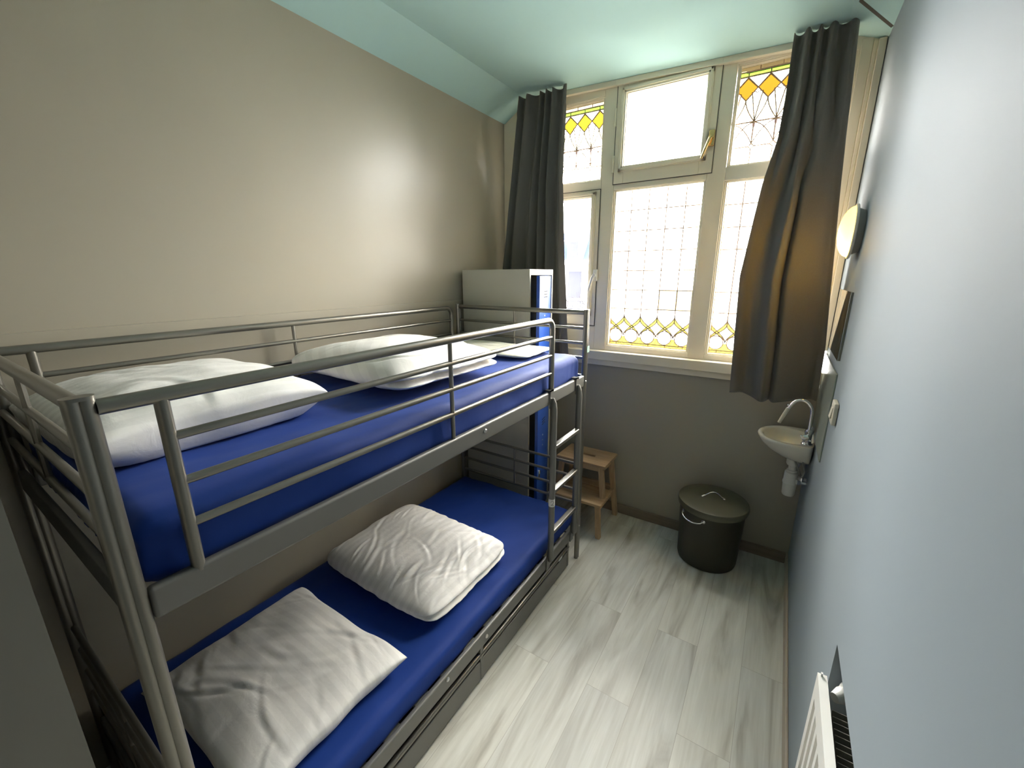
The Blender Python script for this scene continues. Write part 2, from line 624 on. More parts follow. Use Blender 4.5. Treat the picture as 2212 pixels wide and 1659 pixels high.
# head board following the ceiling, casings, sill
b = MB()
xs = [-0.05, 0.15, 0.5, 1.0, 1.5, 1.93, 2.095]
for xa, xb in zip(xs, xs[1:]):
    za, zb = ceil_z(xa), ceil_z(xb)
    lo = 2.84 if xa < 0.1 else (2.82 if xb > 2.0 else 2.922)
    lo = min(lo, za - 0.004, zb - 0.004)
    b.hexa([(xa, YF + 0.004, lo), (xb, YF + 0.004, lo), (xb, 2.93, lo), (xa, 2.93, lo)],
           [(xa, YF + 0.004, za + 0.004), (xb, YF + 0.004, zb + 0.004), (xb, 2.93, zb + 0.004), (xa, 2.93, za + 0.004)])
b.build('head_board', M['frame'], win)
b = MB()
xs = [0.15, 0.8, 1.4, 1.93]
for xa, xb in zip(xs, xs[1:]):
    za, zb = ceil_z(xa), ceil_z(xb)
    b.hexa([(xa, 2.700, za - 0.030), (xb, 2.700, zb - 0.030), (xb, YF + 0.004, zb - 0.030), (xa, YF + 0.004, za - 0.030)],
           [(xa, 2.700, za), (xb, 2.700, zb), (xb, YF + 0.004, zb), (xa, YF + 0.004, za)])
b.build('head_moulding', M['frame'], win, bevel=0.002)
b = MB()
b.box((-0.05, 2.722, 1.15), (0.06, 2.93, 2.85))
b.box((0.062, 2.728, 1.15), (0.11, 2.93, 2.86))
b.build('casing', M['frame'], win, bevel=0.002)
b = MB()
b.box((2.045, 2.716, 1.37), (2.062, 2.93, 2.835))
b.box((2.062, 2.698, 1.37), (2.092, 2.93, 2.835))
b.build('casing', M['frame'], win, bevel=0.003)
b = MB()
b.box((-0.045, 2.668, 1.186), (2.088, 2.80, 1.250))
b.build('window_sill', M['frame'], win, bevel=0.005, seg=3)
b = MB()
b.box((-0.045, 2.698, 1.143), (2.088, 2.80, 1.186))
b.build('sill_apron', M['frame'], win, bevel=0.003)


def sash(name, x0, x1, z0, z1, gx0, gx1, gz0, gz1):
    """an opening light: outer frame with a dark joint, inner stepped bead, clear pane"""
    y0 = 2.722
    b = MB()
    b.box((x0, y0, z0), (gx0, YO, z1))
    b.box((gx1, y0, z0), (x1, YO, z1))
    b.box((gx0, y0, z0), (gx1, YO, gz0))
    b.box((gx0, y0, gz1), (gx1, YO, z1))
    s = b.build(name, M['frame'], win, bevel=0.003)
    b = MB()
    for w, ya in ((0.030, 2.712), (0.014, 2.706)):
        t = 0.055 if w > 0.02 else 0.05
        b.box((gx0 - t + 0.02, ya, gz0 - t + 0.02), (gx0 - t + 0.02 + w, y0 + 0.02, gz1 + t - 0.02))
        b.box((gx1 + t - 0.02 - w, ya, gz0 - t + 0.02), (gx1 + t - 0.02, y0 + 0.02, gz1 + t - 0.02))
        b.box((gx0 - t + 0.02, ya, gz0 - t + 0.02), (gx1 + t - 0.02, y0 + 0.02, gz0 - t + 0.02 + w))
        b.box((gx0 - t + 0.02, ya, gz1 + t - 0.02 - w), (gx1 + t - 0.02, y0 + 0.02, gz1 + t - 0.02))
    b.build('inner_bead', M['frame'], s, bevel=0.002)
    g = 0.004
    b = MB()
    b.box((x0 - g, 2.7235, z0 - g), (x0, 2.75, z1 + g))
    b.box((x1, 2.7235, z0 - g), (x1 + g, 2.75, z1 + g))
    b.box((x0 - g, 2.7235, z0 - g), (x1 + g, 2.75, z0))
    b.box((x0 - g, 2.7235, z1), (x1 + g, 2.75, z1 + g))
    b.build('joint', M['seam'], s)
    b = MB()
    b.box((gx0, 2.775, gz0), (gx1, 2.779, gz1))
    b.build('pane', M['clear'], s)
    return s


top_sash = sash('sash', 0.808, 1.398, 2.352, 2.918, 0.872, 1.326, 2.456, 2.860)
low_sash = sash('sash', 0.202, 0.722, 1.424, 2.330, 0.265, 0.660, 1.525, 2.284)
# hinges of the top sash
for z in (2.74, 2.47):
    b = MB()
    b.tube([(0.803, 2.716, z - 0.05), (0.803, 2.716, z + 0.05)], 0.007, 10)
    b.build('hinge', M['frame'], top_sash, smooth=True)
# handles: brass stay lever on the top light, white lever on the low light
b = MB()
b.box((1.368, 2.700, 2.488), (1.398, 2.722, 2.572))
b.build('handle_plate', M['brass'], top_sash, bevel=0.004)
b = MB()
b.tube([(1.383, 2.692, 2.535), (1.378, 2.684, 2.525), (1.358, 2.682, 2.470), (1.342, 2.684, 2.425)], [0.011, 0.010, 0.008, 0.007], 12)
b.tube([(1.383, 2.705, 2.535), (1.383, 2.682, 2.535)], 0.012, 12)
b.build('lever_handle', M['brass'], top_sash, smooth=True)
b = MB()
b.box((0.705, 2.700, 1.735), (0.735, 2.722, 1.815))
b.build('handle_plate', M['white_plastic'], low_sash, bevel=0.004)
b = MB()
b.tube([(0.718, 2.690, 1.775), (0.712, 2.682, 1.765), (0.694, 2.680, 1.705), (0.684, 2.682, 1.668)], [0.011, 0.010, 0.009, 0.008], 12)
b.tube([(0.718, 2.705, 1.775), (0.718, 2.680, 1.775)], 0.012, 12)
b.build('lever_handle', M['white_plastic'], low_sash, smooth=True)


# --- stained glass
def came(b, pts, r=0.0028):
    b.tube([(x, YG + 0.004, z) for x, z in pts], r * 1.4, 6, caps=True)


def glass_grid(x0, x1, z0, z1, fn, mats, step=0.0042):
    nx, nzv = int((x1 - x0) / step), int((z1 - z0) / step)
    vs = [(x0 + (x1 - x0) * i / nx, YG + 0.004, z0 + (z1 - z0) * j / nzv) for j in range(nzv + 1) for i in range(nx + 1)]
    b = MB()
    b.v = vs
    for j in range(nzv):
        for i in range(nx):
            a = j * (nx + 1) + i
            b.f.append((a, a + 1, a + nx + 2, a + nx + 1))
            b.m.append(fn(x0 + (x1 - x0) * (i + .5) / nx, z0 + (z1 - z0) * (j + .5) / nzv))
    return b


def upper_pane(key, gem):
    x0, x1, z0, z1 = PANES[key]
    s = (x1 - x0) / 5.0
    H = z1 - z0
    sc = H / 0.49
    D = [d * sc for d in (0.030, 0.053, 0.058, 0.110, 0.166, 0.272, 0.392)]
    mats = [M['white_art'], M['pale'], M['green'], gem, M['straw'], M['mauve']]

    def off(x):
        u = ((x - x0) / s + 0.5) % 1.0 - 0.5       # distance from the nearest boundary, in pitches
        c = ((x - x0) / s) % 1.0 - 0.5             # distance from the nearest centre
        return u * s, c * s

    def fn(x, z):
        d = z1 - z
        u, c = off(x)
        if d < D[0]:
            return 1
        if d < D[1]:
            return 2
        if d < D[4]:
            half = s / 2
            yy = (D[3] - d) / (D[3] - D[2]) if d < D[3] else (d - D[3]) / (D[4] - D[3])
            if abs(c) / half + yy < 1.0:
                return 3
            if d < D[3]:
                return 4
            if d < D[3] + 0.02:
                return 0
        if D[3] < d < D[5]:
            t = (d - D[3]) / (D[5] - D[3])
            inner = 0.026 * (1 - t) ** 1.2
            outer = s / 2 * (1 - max(0, (d - D[4]) / (D[5] - D[4])) ** 1.6) if d > D[4] else s
            if inner < abs(u) < outer:
                return 4
        if D[5] < d < D[6] - 0.02:
            t = (d - D[5]) / (D[6] - D[5])
            if abs(u) < 0.008 * (1 - t):
                return 5
        if abs(u) + abs(d - D[6]) < 0.015:
            return 4
        return 0

    g = glass_grid(x0 + 0.008, x1 - 0.008, z0 + 0.006, z1 - 0.004, fn, mats)
    pane = g.build('stained_glass_pane', mats, win)
    b = MB()
    zz = lambda d: z1 - d
    for d in (D[0], D[1], D[5]):
        came(b, [(x0, zz(d)), (x1, zz(d))])
    for i in range(6):
        bx = x0 + i * s
        if 0 < i < 5:
            came(b, [(bx, zz(0)), (bx, zz(D[0]))], 0.002)
            came(b, [(bx, zz(D[6] + 0.015)), (bx, z0)], 0.0022)
        for sg in (-1, 1):
            # petals and arcs stay inside the pane
            def ins(pts):
                return [(min(max(px, x0), x1), pz) for px, pz in pts]
            outer = [(bx + sg * s / 2 * (1 - (k / 10) ** 1.6), zz(D[4] + (D[5] - D[4]) * k / 10)) for k in range(11)]
            inner = [(bx + sg * 0.026 * (1 - k / 8) ** 1.2, zz(D[3] + 0.02 + (D[5] - D[3] - 0.02) * k / 8)) for k in range(9)]
            arcp = [(bx + sg * s * k / 10, zz(D[5] + 0.004 + (D[6] - 0.018 - D[5]) * (k / 10) ** 1.9)) for k in range(11)]
            for pts in (outer, inner, arcp):
                if x0 - 1e-6 <= pts[len(pts) // 2][0] <= x1 + 1e-6:
                    came(b, ins(pts), 0.0022)
        if 0 < i < 5:
            came(b, [(bx, zz(D[5])), (bx, zz(D[6] - 0.015))], 0.0026)
            q = 0.015
            came(b, [(bx, zz(D[6] - q)), (bx + q, zz(D[6])), (bx, zz(D[6] + q)), (bx - q, zz(D[6])), (bx, zz(D[6] - q))], 0.0022)
            wave = [(bx - 0.026 + 0.052 * k / 8, zz(D[3] + 0.022 + 0.004 * math.cos(k / 8 * 4 * PI))) for k in range(9)]
            came(b, wave, 0.002)
            if i < 4:
                came(b, [(bx + 0.015, zz(D[6])), (bx + s - 0.015, zz(D[6]))], 0.0022)
    came(b, [(x0, zz(D[6])), (x0 + s - 0.015, zz(D[6]))], 0.0022)
    came(b, [(x1 - s + 0.015, zz(D[6])), (x1, zz(D[6]))], 0.0022)
    for i in range(5):
        c = x0 + (i + .5) * s
        came(b, [(c, zz(D[0])), (c, zz(D[1]))], 0.002)
        came(b, [(c, zz(D[2])), (c + s / 2, zz(D[3])), (c, zz(D[4])), (c - s / 2, zz(D[3])), (c, zz(D[2]))], 0.0034)
        came(b, [(c, zz(D[1])), (c, zz(D[2]))], 0.003)
    b.build('lead_came', M['lead'], pane, smooth=True)


def lower_pane(key, zrow, rows, straw_cells):
    x0, x1, z0, z1 = PANES[key]
    s = (x1 - x0) / 5.0
    T = zrow - z0
    rh = (z1 - zrow) / rows
    mats = [M['white_art'], M['lemon'], M['straw'], M['pale']]

    def sm(t):
        return t * t * (3 - 2 * t)

    t0, t1, tn = 0.15, 0.29, 0.70

    def yo(u):       # inverse smoothstep: outer curve t as a function of offset 0..1
        lo, hi = 0.0, 1.0
        for _ in range(18):
            mid = (lo + hi) / 2
            if sm(mid) < u:
                lo = mid
            else:
                hi = mid
        return lo

    def fn(x, z):
        if z > zrow:
            ci = int((x - x0) / s)
            ri = int((z - zrow) / rh)
            return 2 if (ci, ri) in straw_cells else 0
        t = (zrow - z) / T
        if t > 0.955:
            return 3
        if t > 0.895:
            return 1
        uu = abs(((x - x0) / s + 0.5) % 1.0 - 0.5)            # pitches from the nearest column line
        cc = 0.5 - uu                                          # from the column centre
        dz = (t - 0.705) * T
        if math.hypot(cc * s, dz) < 0.405 * s:
            return 0
        if t > 0.72:
            return 1
        for u in (uu, 1 - uu):
            o = t0 + (tn - t0) * yo(u)
            n = t1 + (tn - t1) * yo(u)
            if o < t < n:
                return 1
        return 0

    g = glass_grid(x0 + 0.010, x1 - 0.010, z0 + 0.006, z1 - 0.006, fn, mats)
    pane = g.build('stained_glass_pane', mats, win)
    b = MB()
    zt = lambda t: zrow - t * T
    for r in range(rows):
        came(b, [(x0, zrow + r * rh), (x1, zrow + r * rh)], 0.0024)
    for i in range(1, 5):
        came(b, [(x0 + i * s, z1), (x0 + i * s, zt(t0))], 0.0024)
    came(b, [(x0 + 0.018, z1), (x0 + 0.018, z0)], 0.002)
    for t in (0.895, 0.955):
        came(b, [(x0, zt(t)), (x1, zt(t))], 0.0024)
    for i in range(6):
        bx = x0 + i * s
        for ta in (t0, t1):
            for sg in (-1, 1):
                pts = [(bx + sg * s * sm(k / 14), zt(ta + (tn - ta) * k / 14)) for k in range(15)]
                pts = [p for p in pts if x0 - 1e-6 <= p[0] <= x1 + 1e-6]
                if len(pts) > 1:
                    came(b, pts, 0.0022)
        if 0 < i < 5:
            came(b, [(bx, zt(t0)), (bx, zt(t1))], 0.0022)
            came(b, [(bx, zt(0.955)), (bx, zt(1.0))], 0.002)
    for i in range(5):
        c = x0 + (i + .5) * s
        came(b, [(c + 0.405 * s * math.cos(a * PI / 12), zt(0.705) + 0.405 * s * math.sin(a * PI / 12)) for a in range(25)], 0.0022)
        came(b, [(c + 0.01, zt(0.895)), (c + 0.01, zt(0.955))], 0.002)
    b.build('lead_came', M['lead'], pane, smooth=True)


upper_pane('lu', M['yellow'])
upper_pane('ru', M['amber'])
lower_pane('cl', 1.549, 6, {(3, 0), (4, 0)})
lower_pane('rl', 1.545, 6, set())

# ------------------------------------------------------------------ bunk bed
BX0, BX1 = 0.022, 0.945       # centre of rear and front posts
BY0, BY1 = 0.030, 2.050       # centre of near and far posts
bed = thing('bunk_bed', 'silver grey metal bunk bed with ladder along the left wall', 'bed', (0.48, 1.04, 0))


def post(x, y):
    b = MB()
    for s in (-1, 1):
        b.tube([(x, y + s * 0.0078, 0.0), (x, y + s * 0.0078, 1.588)], 0.0128, 16)
    b.box((x - 0.0085, y - 0.0078, 0.001), (x + 0.0085, y + 0.0078, 1.587))
    pts = [(x + 0.0132 * math.cos(a), y + 0.0078 * (1 if math.sin(a) >= 0 else -1) + 0.0132 * math.sin(a), 1.586) for a in [i * PI / 12 for i in range(24)]]
    b.prism(pts, (0, 0, 0.006))
    return b.build('post', M['metal'], bed, smooth=True)


posts = {}
for px in (BX0, BX1):
    for py in (BY0, BY1):
        posts[(px, py)] = post(px, py)

# end rails: three or four bars and one thin upright at each end of each bunk
for py, nm in ((BY0, 0), (BY1, 1)):
    for zs, w in (((1.575, 1.487, 1.402, 1.318), 1), ((0.655, 0.568, 0.480, 0.391), 0)):
        b = MB()
        for i, z in enumerate(zs):
            r = 0.0135 if (w and i == 0) else 0.0085
            b.tube([(BX0, py, z), (BX1, py, z)], r, 12)
        b.tube([(0.47, py, zs[-1]), (0.47, py, zs[0])], 0.007, 8)
        b.build('end_rail', M['metal'], bed, smooth=True)
    for z0, z1 in ((1.160, 1.222), (0.208, 0.272)):
        b = MB()
        b.box((BX0, py - 0.009, z0), (BX1, py + 0.009, z1))
        b.build('end_beam', M['plate'], bed, bevel=0.004)

# side rails
for px in (BX0, BX1):
    for z0, z1 in ((1.155, 1.222), (0.205, 0.274)):
        b = MB()
        b.box((px - 0.011, BY0 + 0.02, z0), (px + 0.011, BY1 - 0.02, z1))
        b.build('side_rail', M['plate'], bed, bevel=0.008, seg=3)


def guard(px, y_in, y_end, to_end):
    """guard rail: top tube bent down at the far end, three thinner bars, a short near upright, a thin middle upright"""
    b = MB()
    zt = 1.570
    R = 0.045
    path = [(px, BY0 + 0.018, zt), (px, 0.6, zt), (px, 1.2, zt), (px, y_end - R, zt)]
    path += [(px, y_end - R + R * math.sin(a), zt - R + R * math.cos(a)) for a in [PI / 2 * i / 8 for i in range(1, 9)]]
    path += [(px, y_end, 1.40), (px, y_end, 1.21)]
    b.tube(path, 0.0135, 14)
    b.tube([(px, y_in, 1.565), (px, y_in, 1.21)], 0.0118, 14)
    for z in (1.490, 1.400, 1.311):
        b.tube([(px, y_in, z), (px, y_end, z)], 0.0088, 12)
    b.tube([(px, 0.905, 1.565), (px, 0.905, 1.21)], 0.0075, 10)
    return b.build('guard_rail', M['metal'], bed, smooth=True)


guard(BX1, 0.132, 1.640, False)
guard(BX0, 0.118, 1.975, True)

# slatted bases
for z in (1.178, 0.228):
    b = MB()
    for i in range(14):
        y = 0.10 + i * 0.142
        b.box((BX0 + 0.011, y, z), (BX1 - 0.011, y + 0.068, z + 0.012))
    for x in (0.25, 0.70):
        b.box((x, 0.10, z - 0.003), (x + 0.025, 2.014, z + 0.002))
    b.build('slat_base', M['slat'], bed)

# ladder
stiles = []
for y in (1.622, 1.925):
    b = MB()
    b.tube([(0.9735, y, 0.262), (0.9735, y, 0.30), (0.9735, y, 0.60), (0.9735, y, 1.13), (0.9715, y, 1.165), (0.966, y, 1.190)], [0.012, 0.0165, 0.0165, 0.0165, 0.0145, 0.008], 14)
    # flattened brackets hooked over and screwed to the rails
    b.box((0.956, y - 0.018, 1.140), (0.962, y + 0.018, 1.231))
    b.box((0.930, y - 0.018, 1.2245), (0.962, y + 0.018, 1.231))
    b.box((0.956, y - 0.018, 0.205), (0.962, y + 0.018, 0.330))
    stiles.append(b.build('ladder_stile', M['plate'], bed, smooth=True, angle=35))
for z in (0.931, 0.683, 0.440):
    b = MB()
    b.box((0.957, 1.632, z - 0.012), (0.989, 1.915, z + 0.010))
    b.build('ladder_rung', M['metal'], bed, bevel=0.006, seg=3)

# paper number label wrapped on the ladder
b = MB()
y = 1.622
zl = [0.602, 0.645]
n = 14
ring = [(0.973 + 0.0172 * math.cos(a), y + 0.0172 * math.sin(a)) for a in [-PI * 0.95 + 1.4 * PI * i / n for i in range(n + 1)]]
vs = [(px, py, zl[0]) for px, py in ring] + [(px, py, zl[1]) for px, py in ring]
b.add(vs, [(i, i + 1, n + 2 + i, n + 1 + i) for i in range(n)])
lab = b.build('number_label', M['paper'], stiles[0], smooth=True)
lab['label'] = 'white paper label with a handwritten 2'
b = MB()


def on_label(u, v):   # u across, v up, metres, centred on the side facing the room
    a = -0.92 + u / 0.0176
    return (0.973 + 0.0177 * math.cos(a), y + 0.0177 * math.sin(a), 0.6235 + v)


two = [(-0.008, 0.005), (-0.006, 0.011), (0.0, 0.014), (0.006, 0.011), (0.0075, 0.005), (0.004, -0.003), (-0.003, -0.010),
       (-0.007, -0.012), (-0.006, -0.008), (-0.001, -0.010), (0.005, -0.013), (0.010, -0.012)]
b.tube([on_label(*p) for p in two], 0.0008, 6)
b.build('handwritten_number', M['ink'], stiles[0], smooth=True)

# bolts
for (x, yy, z) in ((0.957, 1.075, 1.196), (0.957, 1.055, 0.242), (0.957, 0.80, 0.258)):
    b = MB()
    b.lathe([(0.009, 0), (0.009, 0.003), (0.006, 0.006)], (x - 0.001, yy, z), (1, 0, 0), 14)
    b.build('bolt', M['bolt'], bed, smooth=True)
for z in (1.185, 0.245):
    b = MB()
    b.lathe([(0.006, 0), (0.006, 0.003), (0.004, 0.005)], (0.959, BY1 - 0.012, z), (1, 0, 0), 12)
    b.build('bolt', M['bolt'], bed, smooth=True)
b = MB()
b.box((0.9602, BY1 - 0.008, 1.352), (0.9610, BY1 + 0.022, 1.388))
t = b.build('tape_patch', M['green_tape'], posts[(BX1, BY1)])
t['label'] = 'mint green tape patch'

# ------------------------------------------------------------------ pull-out bed below
tr = thing('pull_out_bed', 'low grey pull-out bed frame pushed in under the bunk bed', 'bed', (0.5, 1.04, 0))
b = MB()
b.box((0.922, 0.13, 0.014), (0.940, 1.935, 0.116))
b.build('front_panel', M['plate'], tr, bevel=0.003)
b = MB()
b.tube([(0.934, 0.13, 0.146), (0.934, 1.935, 0.146)], 0.012, 12)
b.build('front_bar', M['metal'], tr, smooth=True)
for yy in (0.145, 1.038, 1.925):
    b = MB()
    b.box((0.926, yy - 0.010, 0.016), (0.9425, yy + 0.010, 0.196))
    b.build('upright', M['plate'], tr, bevel=0.002)
b = MB()
b.box((0.10, 0.14, 0.03), (0.918, 1.925, 0.195))
b.build('shade_pad', M['black'], tr, bevel=0.02)  # black pad, raised to paint in the shade behind the front bar
b = MB()
b.box((0.9405, 1.79, 0.136), (0.9470, 1.83, 0.150))
b.build('label', M['paper'], tr)


# ------------------------------------------------------------------ soft goods
def cube_grid(n):
    """unit cube surface grid with shared vertices"""
    idx, vs, fs = {}, [], []

    def vid(i, j, k):
        key = (i, j, k)
        if key not in idx:
            idx[key] = len(vs)
            vs.append((2 * i / n - 1, 2 * j / n - 1, 2 * k / n - 1))
        return idx[key]
    for a in range(n):
        for c in range(n):
            fs.append((vid(a, c, 0), vid(a, c + 1, 0), vid(a + 1, c + 1, 0), vid(a + 1, c, 0)))
            fs.append((vid(a, c, n), vid(a + 1, c, n), vid(a + 1, c + 1, n), vid(a, c + 1, n)))
            fs.append((vid(a, 0, c), vid(a + 1, 0, c), vid(a + 1, 0, c + 1), vid(a, 0, c + 1)))
            fs.append((vid(a, n, c), vid(a, n, c + 1), vid(a + 1, n, c + 1), vid(a + 1, n, c)))
            fs.append((vid(0, a, c), vid(0, a, c + 1), vid(0, a + 1, c + 1), vid(0, a + 1, c)))
            fs.append((vid(n, a, c), vid(n, a + 1, c), vid(n, a + 1, c + 1), vid(n, a, c + 1)))
    return vs, fs


def box_to_superq(p, n_xy, n_z):
    x, y, z = p
    s = (abs(x) ** n_xy + abs(y) ** n_xy) ** (1 / n_xy)
    m = (s ** n_z + abs(z) ** n_z) ** (1 / n_z)
    return x / m, y / m, z / m


def mattress(name, label, x0, x1, y0, y1, z0, z1, seed, sag):
    cx, cyy, cz = (x0 + x1) / 2, (y0 + y1) / 2, (z0 + z1) / 2
    hx, hy, hz = (x1 - x0) / 2, (y1 - y0) / 2, (z1 - z0) / 2
    # finer, evenly spaced grid: non-uniform box grid
    nx, ny, nzv = 46, 100, 12
    idx, vs, fs = {}, [], []

    def vid(i, j, k):
        if (i, j, k) not in idx:
            idx[(i, j, k)] = len(vs)
            vs.append((2 * i / nx - 1, 2 * j / ny - 1, 2 * k / nzv - 1))
        return idx[(i, j, k)]
    for a in range(nx):
        for c in range(ny):
            fs.append((vid(a, c, 0), vid(a, c + 1, 0), vid(a + 1, c + 1, 0), vid(a + 1, c, 0)))
            fs.append((vid(a, c, nzv), vid(a + 1, c, nzv), vid(a + 1, c + 1, nzv), vid(a, c + 1, nzv)))
    for a in range(nx):
        for c in range(nzv):
            fs.append((vid(a, 0, c), vid(a + 1, 0, c), vid(a + 1, 0, c + 1), vid(a, 0, c + 1)))
            fs.append((vid(a, ny, c), vid(a, ny, c + 1), vid(a + 1, ny, c + 1), vid(a + 1, ny, c)))
    for a in range(ny):
        for c in range(nzv):
            fs.append((vid(0, a, c), vid(0, a, c + 1), vid(0, a + 1, c + 1), vid(0, a + 1, c)))
            fs.append((vid(nx, a, c), vid(nx, a + 1, c), vid(nx, a + 1, c + 1), vid(nx, a, c + 1)))
    out = []
    R = 0.035
    for (u, v, w) in vs:
        # rounded box: pull towards inner box
        X, Y, Z = u * hx, v * hy, w * hz
        ix = max(-hx + R, min(hx - R, X))
        iy = max(-hy + R, min(hy - R, Y))
        iz = max(-hz + R, min(hz - R, Z))
        d = Vector((X - ix, Y - iy, Z - iz))
        if d.length > 1e-9:
            # map cube corner region onto sphere
            k = max(abs(d.x), abs(d.y), abs(d.z)) / d.length
            d = d * k
        p = Vector((ix, iy, iz)) + d
        edge = max(abs(u), 0) ** 6
        cor = (abs(v) ** 14) * (abs(u) ** 2)
        top = (w + 1) / 2
        wr = 0.0022 * nz(p.x * 9 + seed, p.y * 5, p.z * 9) + 0.0015 * nz(p.x * 22, p.y * 10 + seed, p.z * 22)
        # gathered corners of the fitted sheet: vertical puckers near the ends
        puck = abs(v) ** 10 * 0.006 * math.sin(p.x * 95 + 4 * nz(p.z * 20, p.x * 8, seed)) * (1 - abs(w) ** 4)
        pucks = abs(u) ** 8 * abs(v) ** 16 * 0.007 * math.sin(p.y * 110 + seed) * (1 - abs(w) ** 4)
        dn = Vector((u ** 9, v ** 9, w ** 5)) * wr * 2
        p = p + dn
        p.y += (1 if v > 0 else -1) * puck
        p.x += (1 if u > 0 else -1) * pucks
        if w > 0:
            p.z -= sag * (1 - u * u) * (1 - v * v) * top
            dia = math.sin((p.x * 1.0 + p.y * 2.3) * 13 + 2 * nz(p.x * 3, p.y * 3, seed))
            p.z += 0.0012 * dia * abs(v) ** 2
        p.z -= 0.004 * (u ** 10) * top
        out.append((cx + p.x, cyy + p.y, cz + p.z))
    b = MB()
    b.add(out, fs)
    o = b.build(name, M['blue'], None, smooth=True, origin=(cx, cyy, z0), angle=180)
    tag(o, label, 'mattress', 'blue bunk mattresses')
    return o


mattress('mattress', 'royal blue sheeted mattress on the upper bunk behind the guard rails', 0.045, 0.925, 0.055, 2.022, 1.191, 1.342, 3.1, 0.006)
mattress('mattress', 'royal blue sheeted mattress on the lower bunk above the pull-out bed', 0.045, 0.925, 0.055, 2.022, 0.241, 0.362, 8.7, 0.008)


def creases(seed, count, hx, hy, ang, spread, length, width, depth):
    """random soft folds in cloth: (x, y, cos, sin, 1/length, 1/width, bend, depth)"""
    rnd = random.Random(seed)
    out = []
    for _ in range(count):
        a = ang + rnd.gauss(0, spread)
        out.append((rnd.uniform(-hx, hx), rnd.uniform(-hy, hy), math.cos(a), math.sin(a),
                    1 / (length * rnd.uniform(0.5, 1.5)), 1 / (width * rnd.uniform(0.6, 1.5)), rnd.uniform(-3, 3), depth * rnd.uniform(0.4, 1.3)))
    return out


def crease_height(cs, x, y):
    h = 0.0
    for cx, cyy, ca, sa, il, iw, bend, d in cs:
        dx, dy = x - cx, y - cyy
        u = (dx * ca + dy * sa)
        a = u * il
        if a > 2 or a < -2:
            continue
        w = (-dx * sa + dy * ca + bend * u * u) * iw
        if w > 3.5 or w < -3.5:
            continue
        # a sharp valley with a soft ridge next to it
        h += d * math.exp(-a * a) * (0.8 * math.exp(-(w - 1.1) ** 2) - math.exp(-w * w * 1.6))
    return h


def pillow(name, label, cat, group, cx, cyy, zb, hx, hy, H, ang, seed, material, corner=0.07, wr=0.004, cr=None, seam_at=0.36, full=0.42, tip=0.0):
    """pillow in a loose case: two skins meeting at a seam above the mattress, pointed corners, soft creases"""
    n = 96
    ca, sa = math.cos(ang), math.sin(ang)
    vs, fs = [], []
    top, bot = {}, {}
    cs = cr or []
    for i in range(n + 1):
        for j in range(n + 1):
            u = math.sin((2 * i / n - 1) * PI / 2)
            v = math.sin((2 * j / n - 1) * PI / 2)
            x = hx * u * (1 - corner * (1 - v * v) * u * u)
            yv = hy * v * (1 - corner * (1 - u * u) * v * v)
            x += 0.010 * nz(u * 2 + seed, v * 2, 1.3) * abs(u) ** 3
            yv += 0.010 * nz(u * 2, v * 2 + seed, 4.1) * abs(v) ** 3
            pr = max(0.0, 1 - abs(u) ** 2.6) ** full * max(0.0, 1 - abs(v) ** 2.6) ** full
            pr = pr * (0.80 + 0.20 * (1 - u * u) * (1 - v * v))
            wx = cx + ca * x - sa * yv
            wy = cyy + sa * x + ca * yv
            e = min(1, pr * 2.0)
            dz = wr * e * (nz(x * 5 + seed, yv * 6, 0.5) + 0.5 * nz(x * 13, yv * 11, seed))
            dz += e * crease_height(cs, x, yv)
            crn = (abs(u) * abs(v)) ** 4
            seam = zb + H * seam_at * (1 - 0.35 * crn) + 0.006 * nz(u * 3 + seed, v * 3, 9.9) + tip * crn
            zt = seam + H * (1 - seam_at) * pr + dz
            zl = max(zb, seam - H * 1.2 * pr)
            k = len(vs)
            vs.append((wx, wy, zt))
            top[i, j] = k
            if i in (0, n) or j in (0, n):
                bot[i, j] = k
            else:
                vs.append((wx, wy, zl))
                bot[i, j] = k + 1
    for i in range(n):
        for j in range(n):
            fs.append((top[i, j], top[i + 1, j], top[i + 1, j + 1], top[i, j + 1]))
            fs.append((bot[i, j], bot[i, j + 1], bot[i + 1, j + 1], bot[i + 1, j]))
    b = MB()
    b.add(vs, fs)
    o = b.build(name, material, None, smooth=True, origin=(cx, cyy, zb), angle=180)
    tag(o, label, cat, group)
    return o


pillow('pillow', 'plump white pillow at the near end of the upper bunk', 'pillow', 'white pillows on the bunks',
       0.335, 0.342, 1.346, 0.318, 0.292, 0.165, 0.02, 1.7, M['linen_x'], wr=0.006, corner=0.03, seam_at=0.47, full=0.40, tip=0.012,
       cr=creases(11, 18, 0.29, 0.26, 0.6, 0.9, 0.09, 0.016, 0.003))
pillow('pillow', 'white striped pillow at the near end of the lower bunk', 'pillow', 'white pillows on the bunks',
       0.535, 0.405, 0.367, 0.335, 0.285, 0.120, 0.02, 5.3, M['linen_y'], wr=0.006, seam_at=0.52, tip=0.0,
       cr=creases(21, 40, 0.31, 0.26, 0.15, 0.5, 0.10, 0.012, 0.0030))


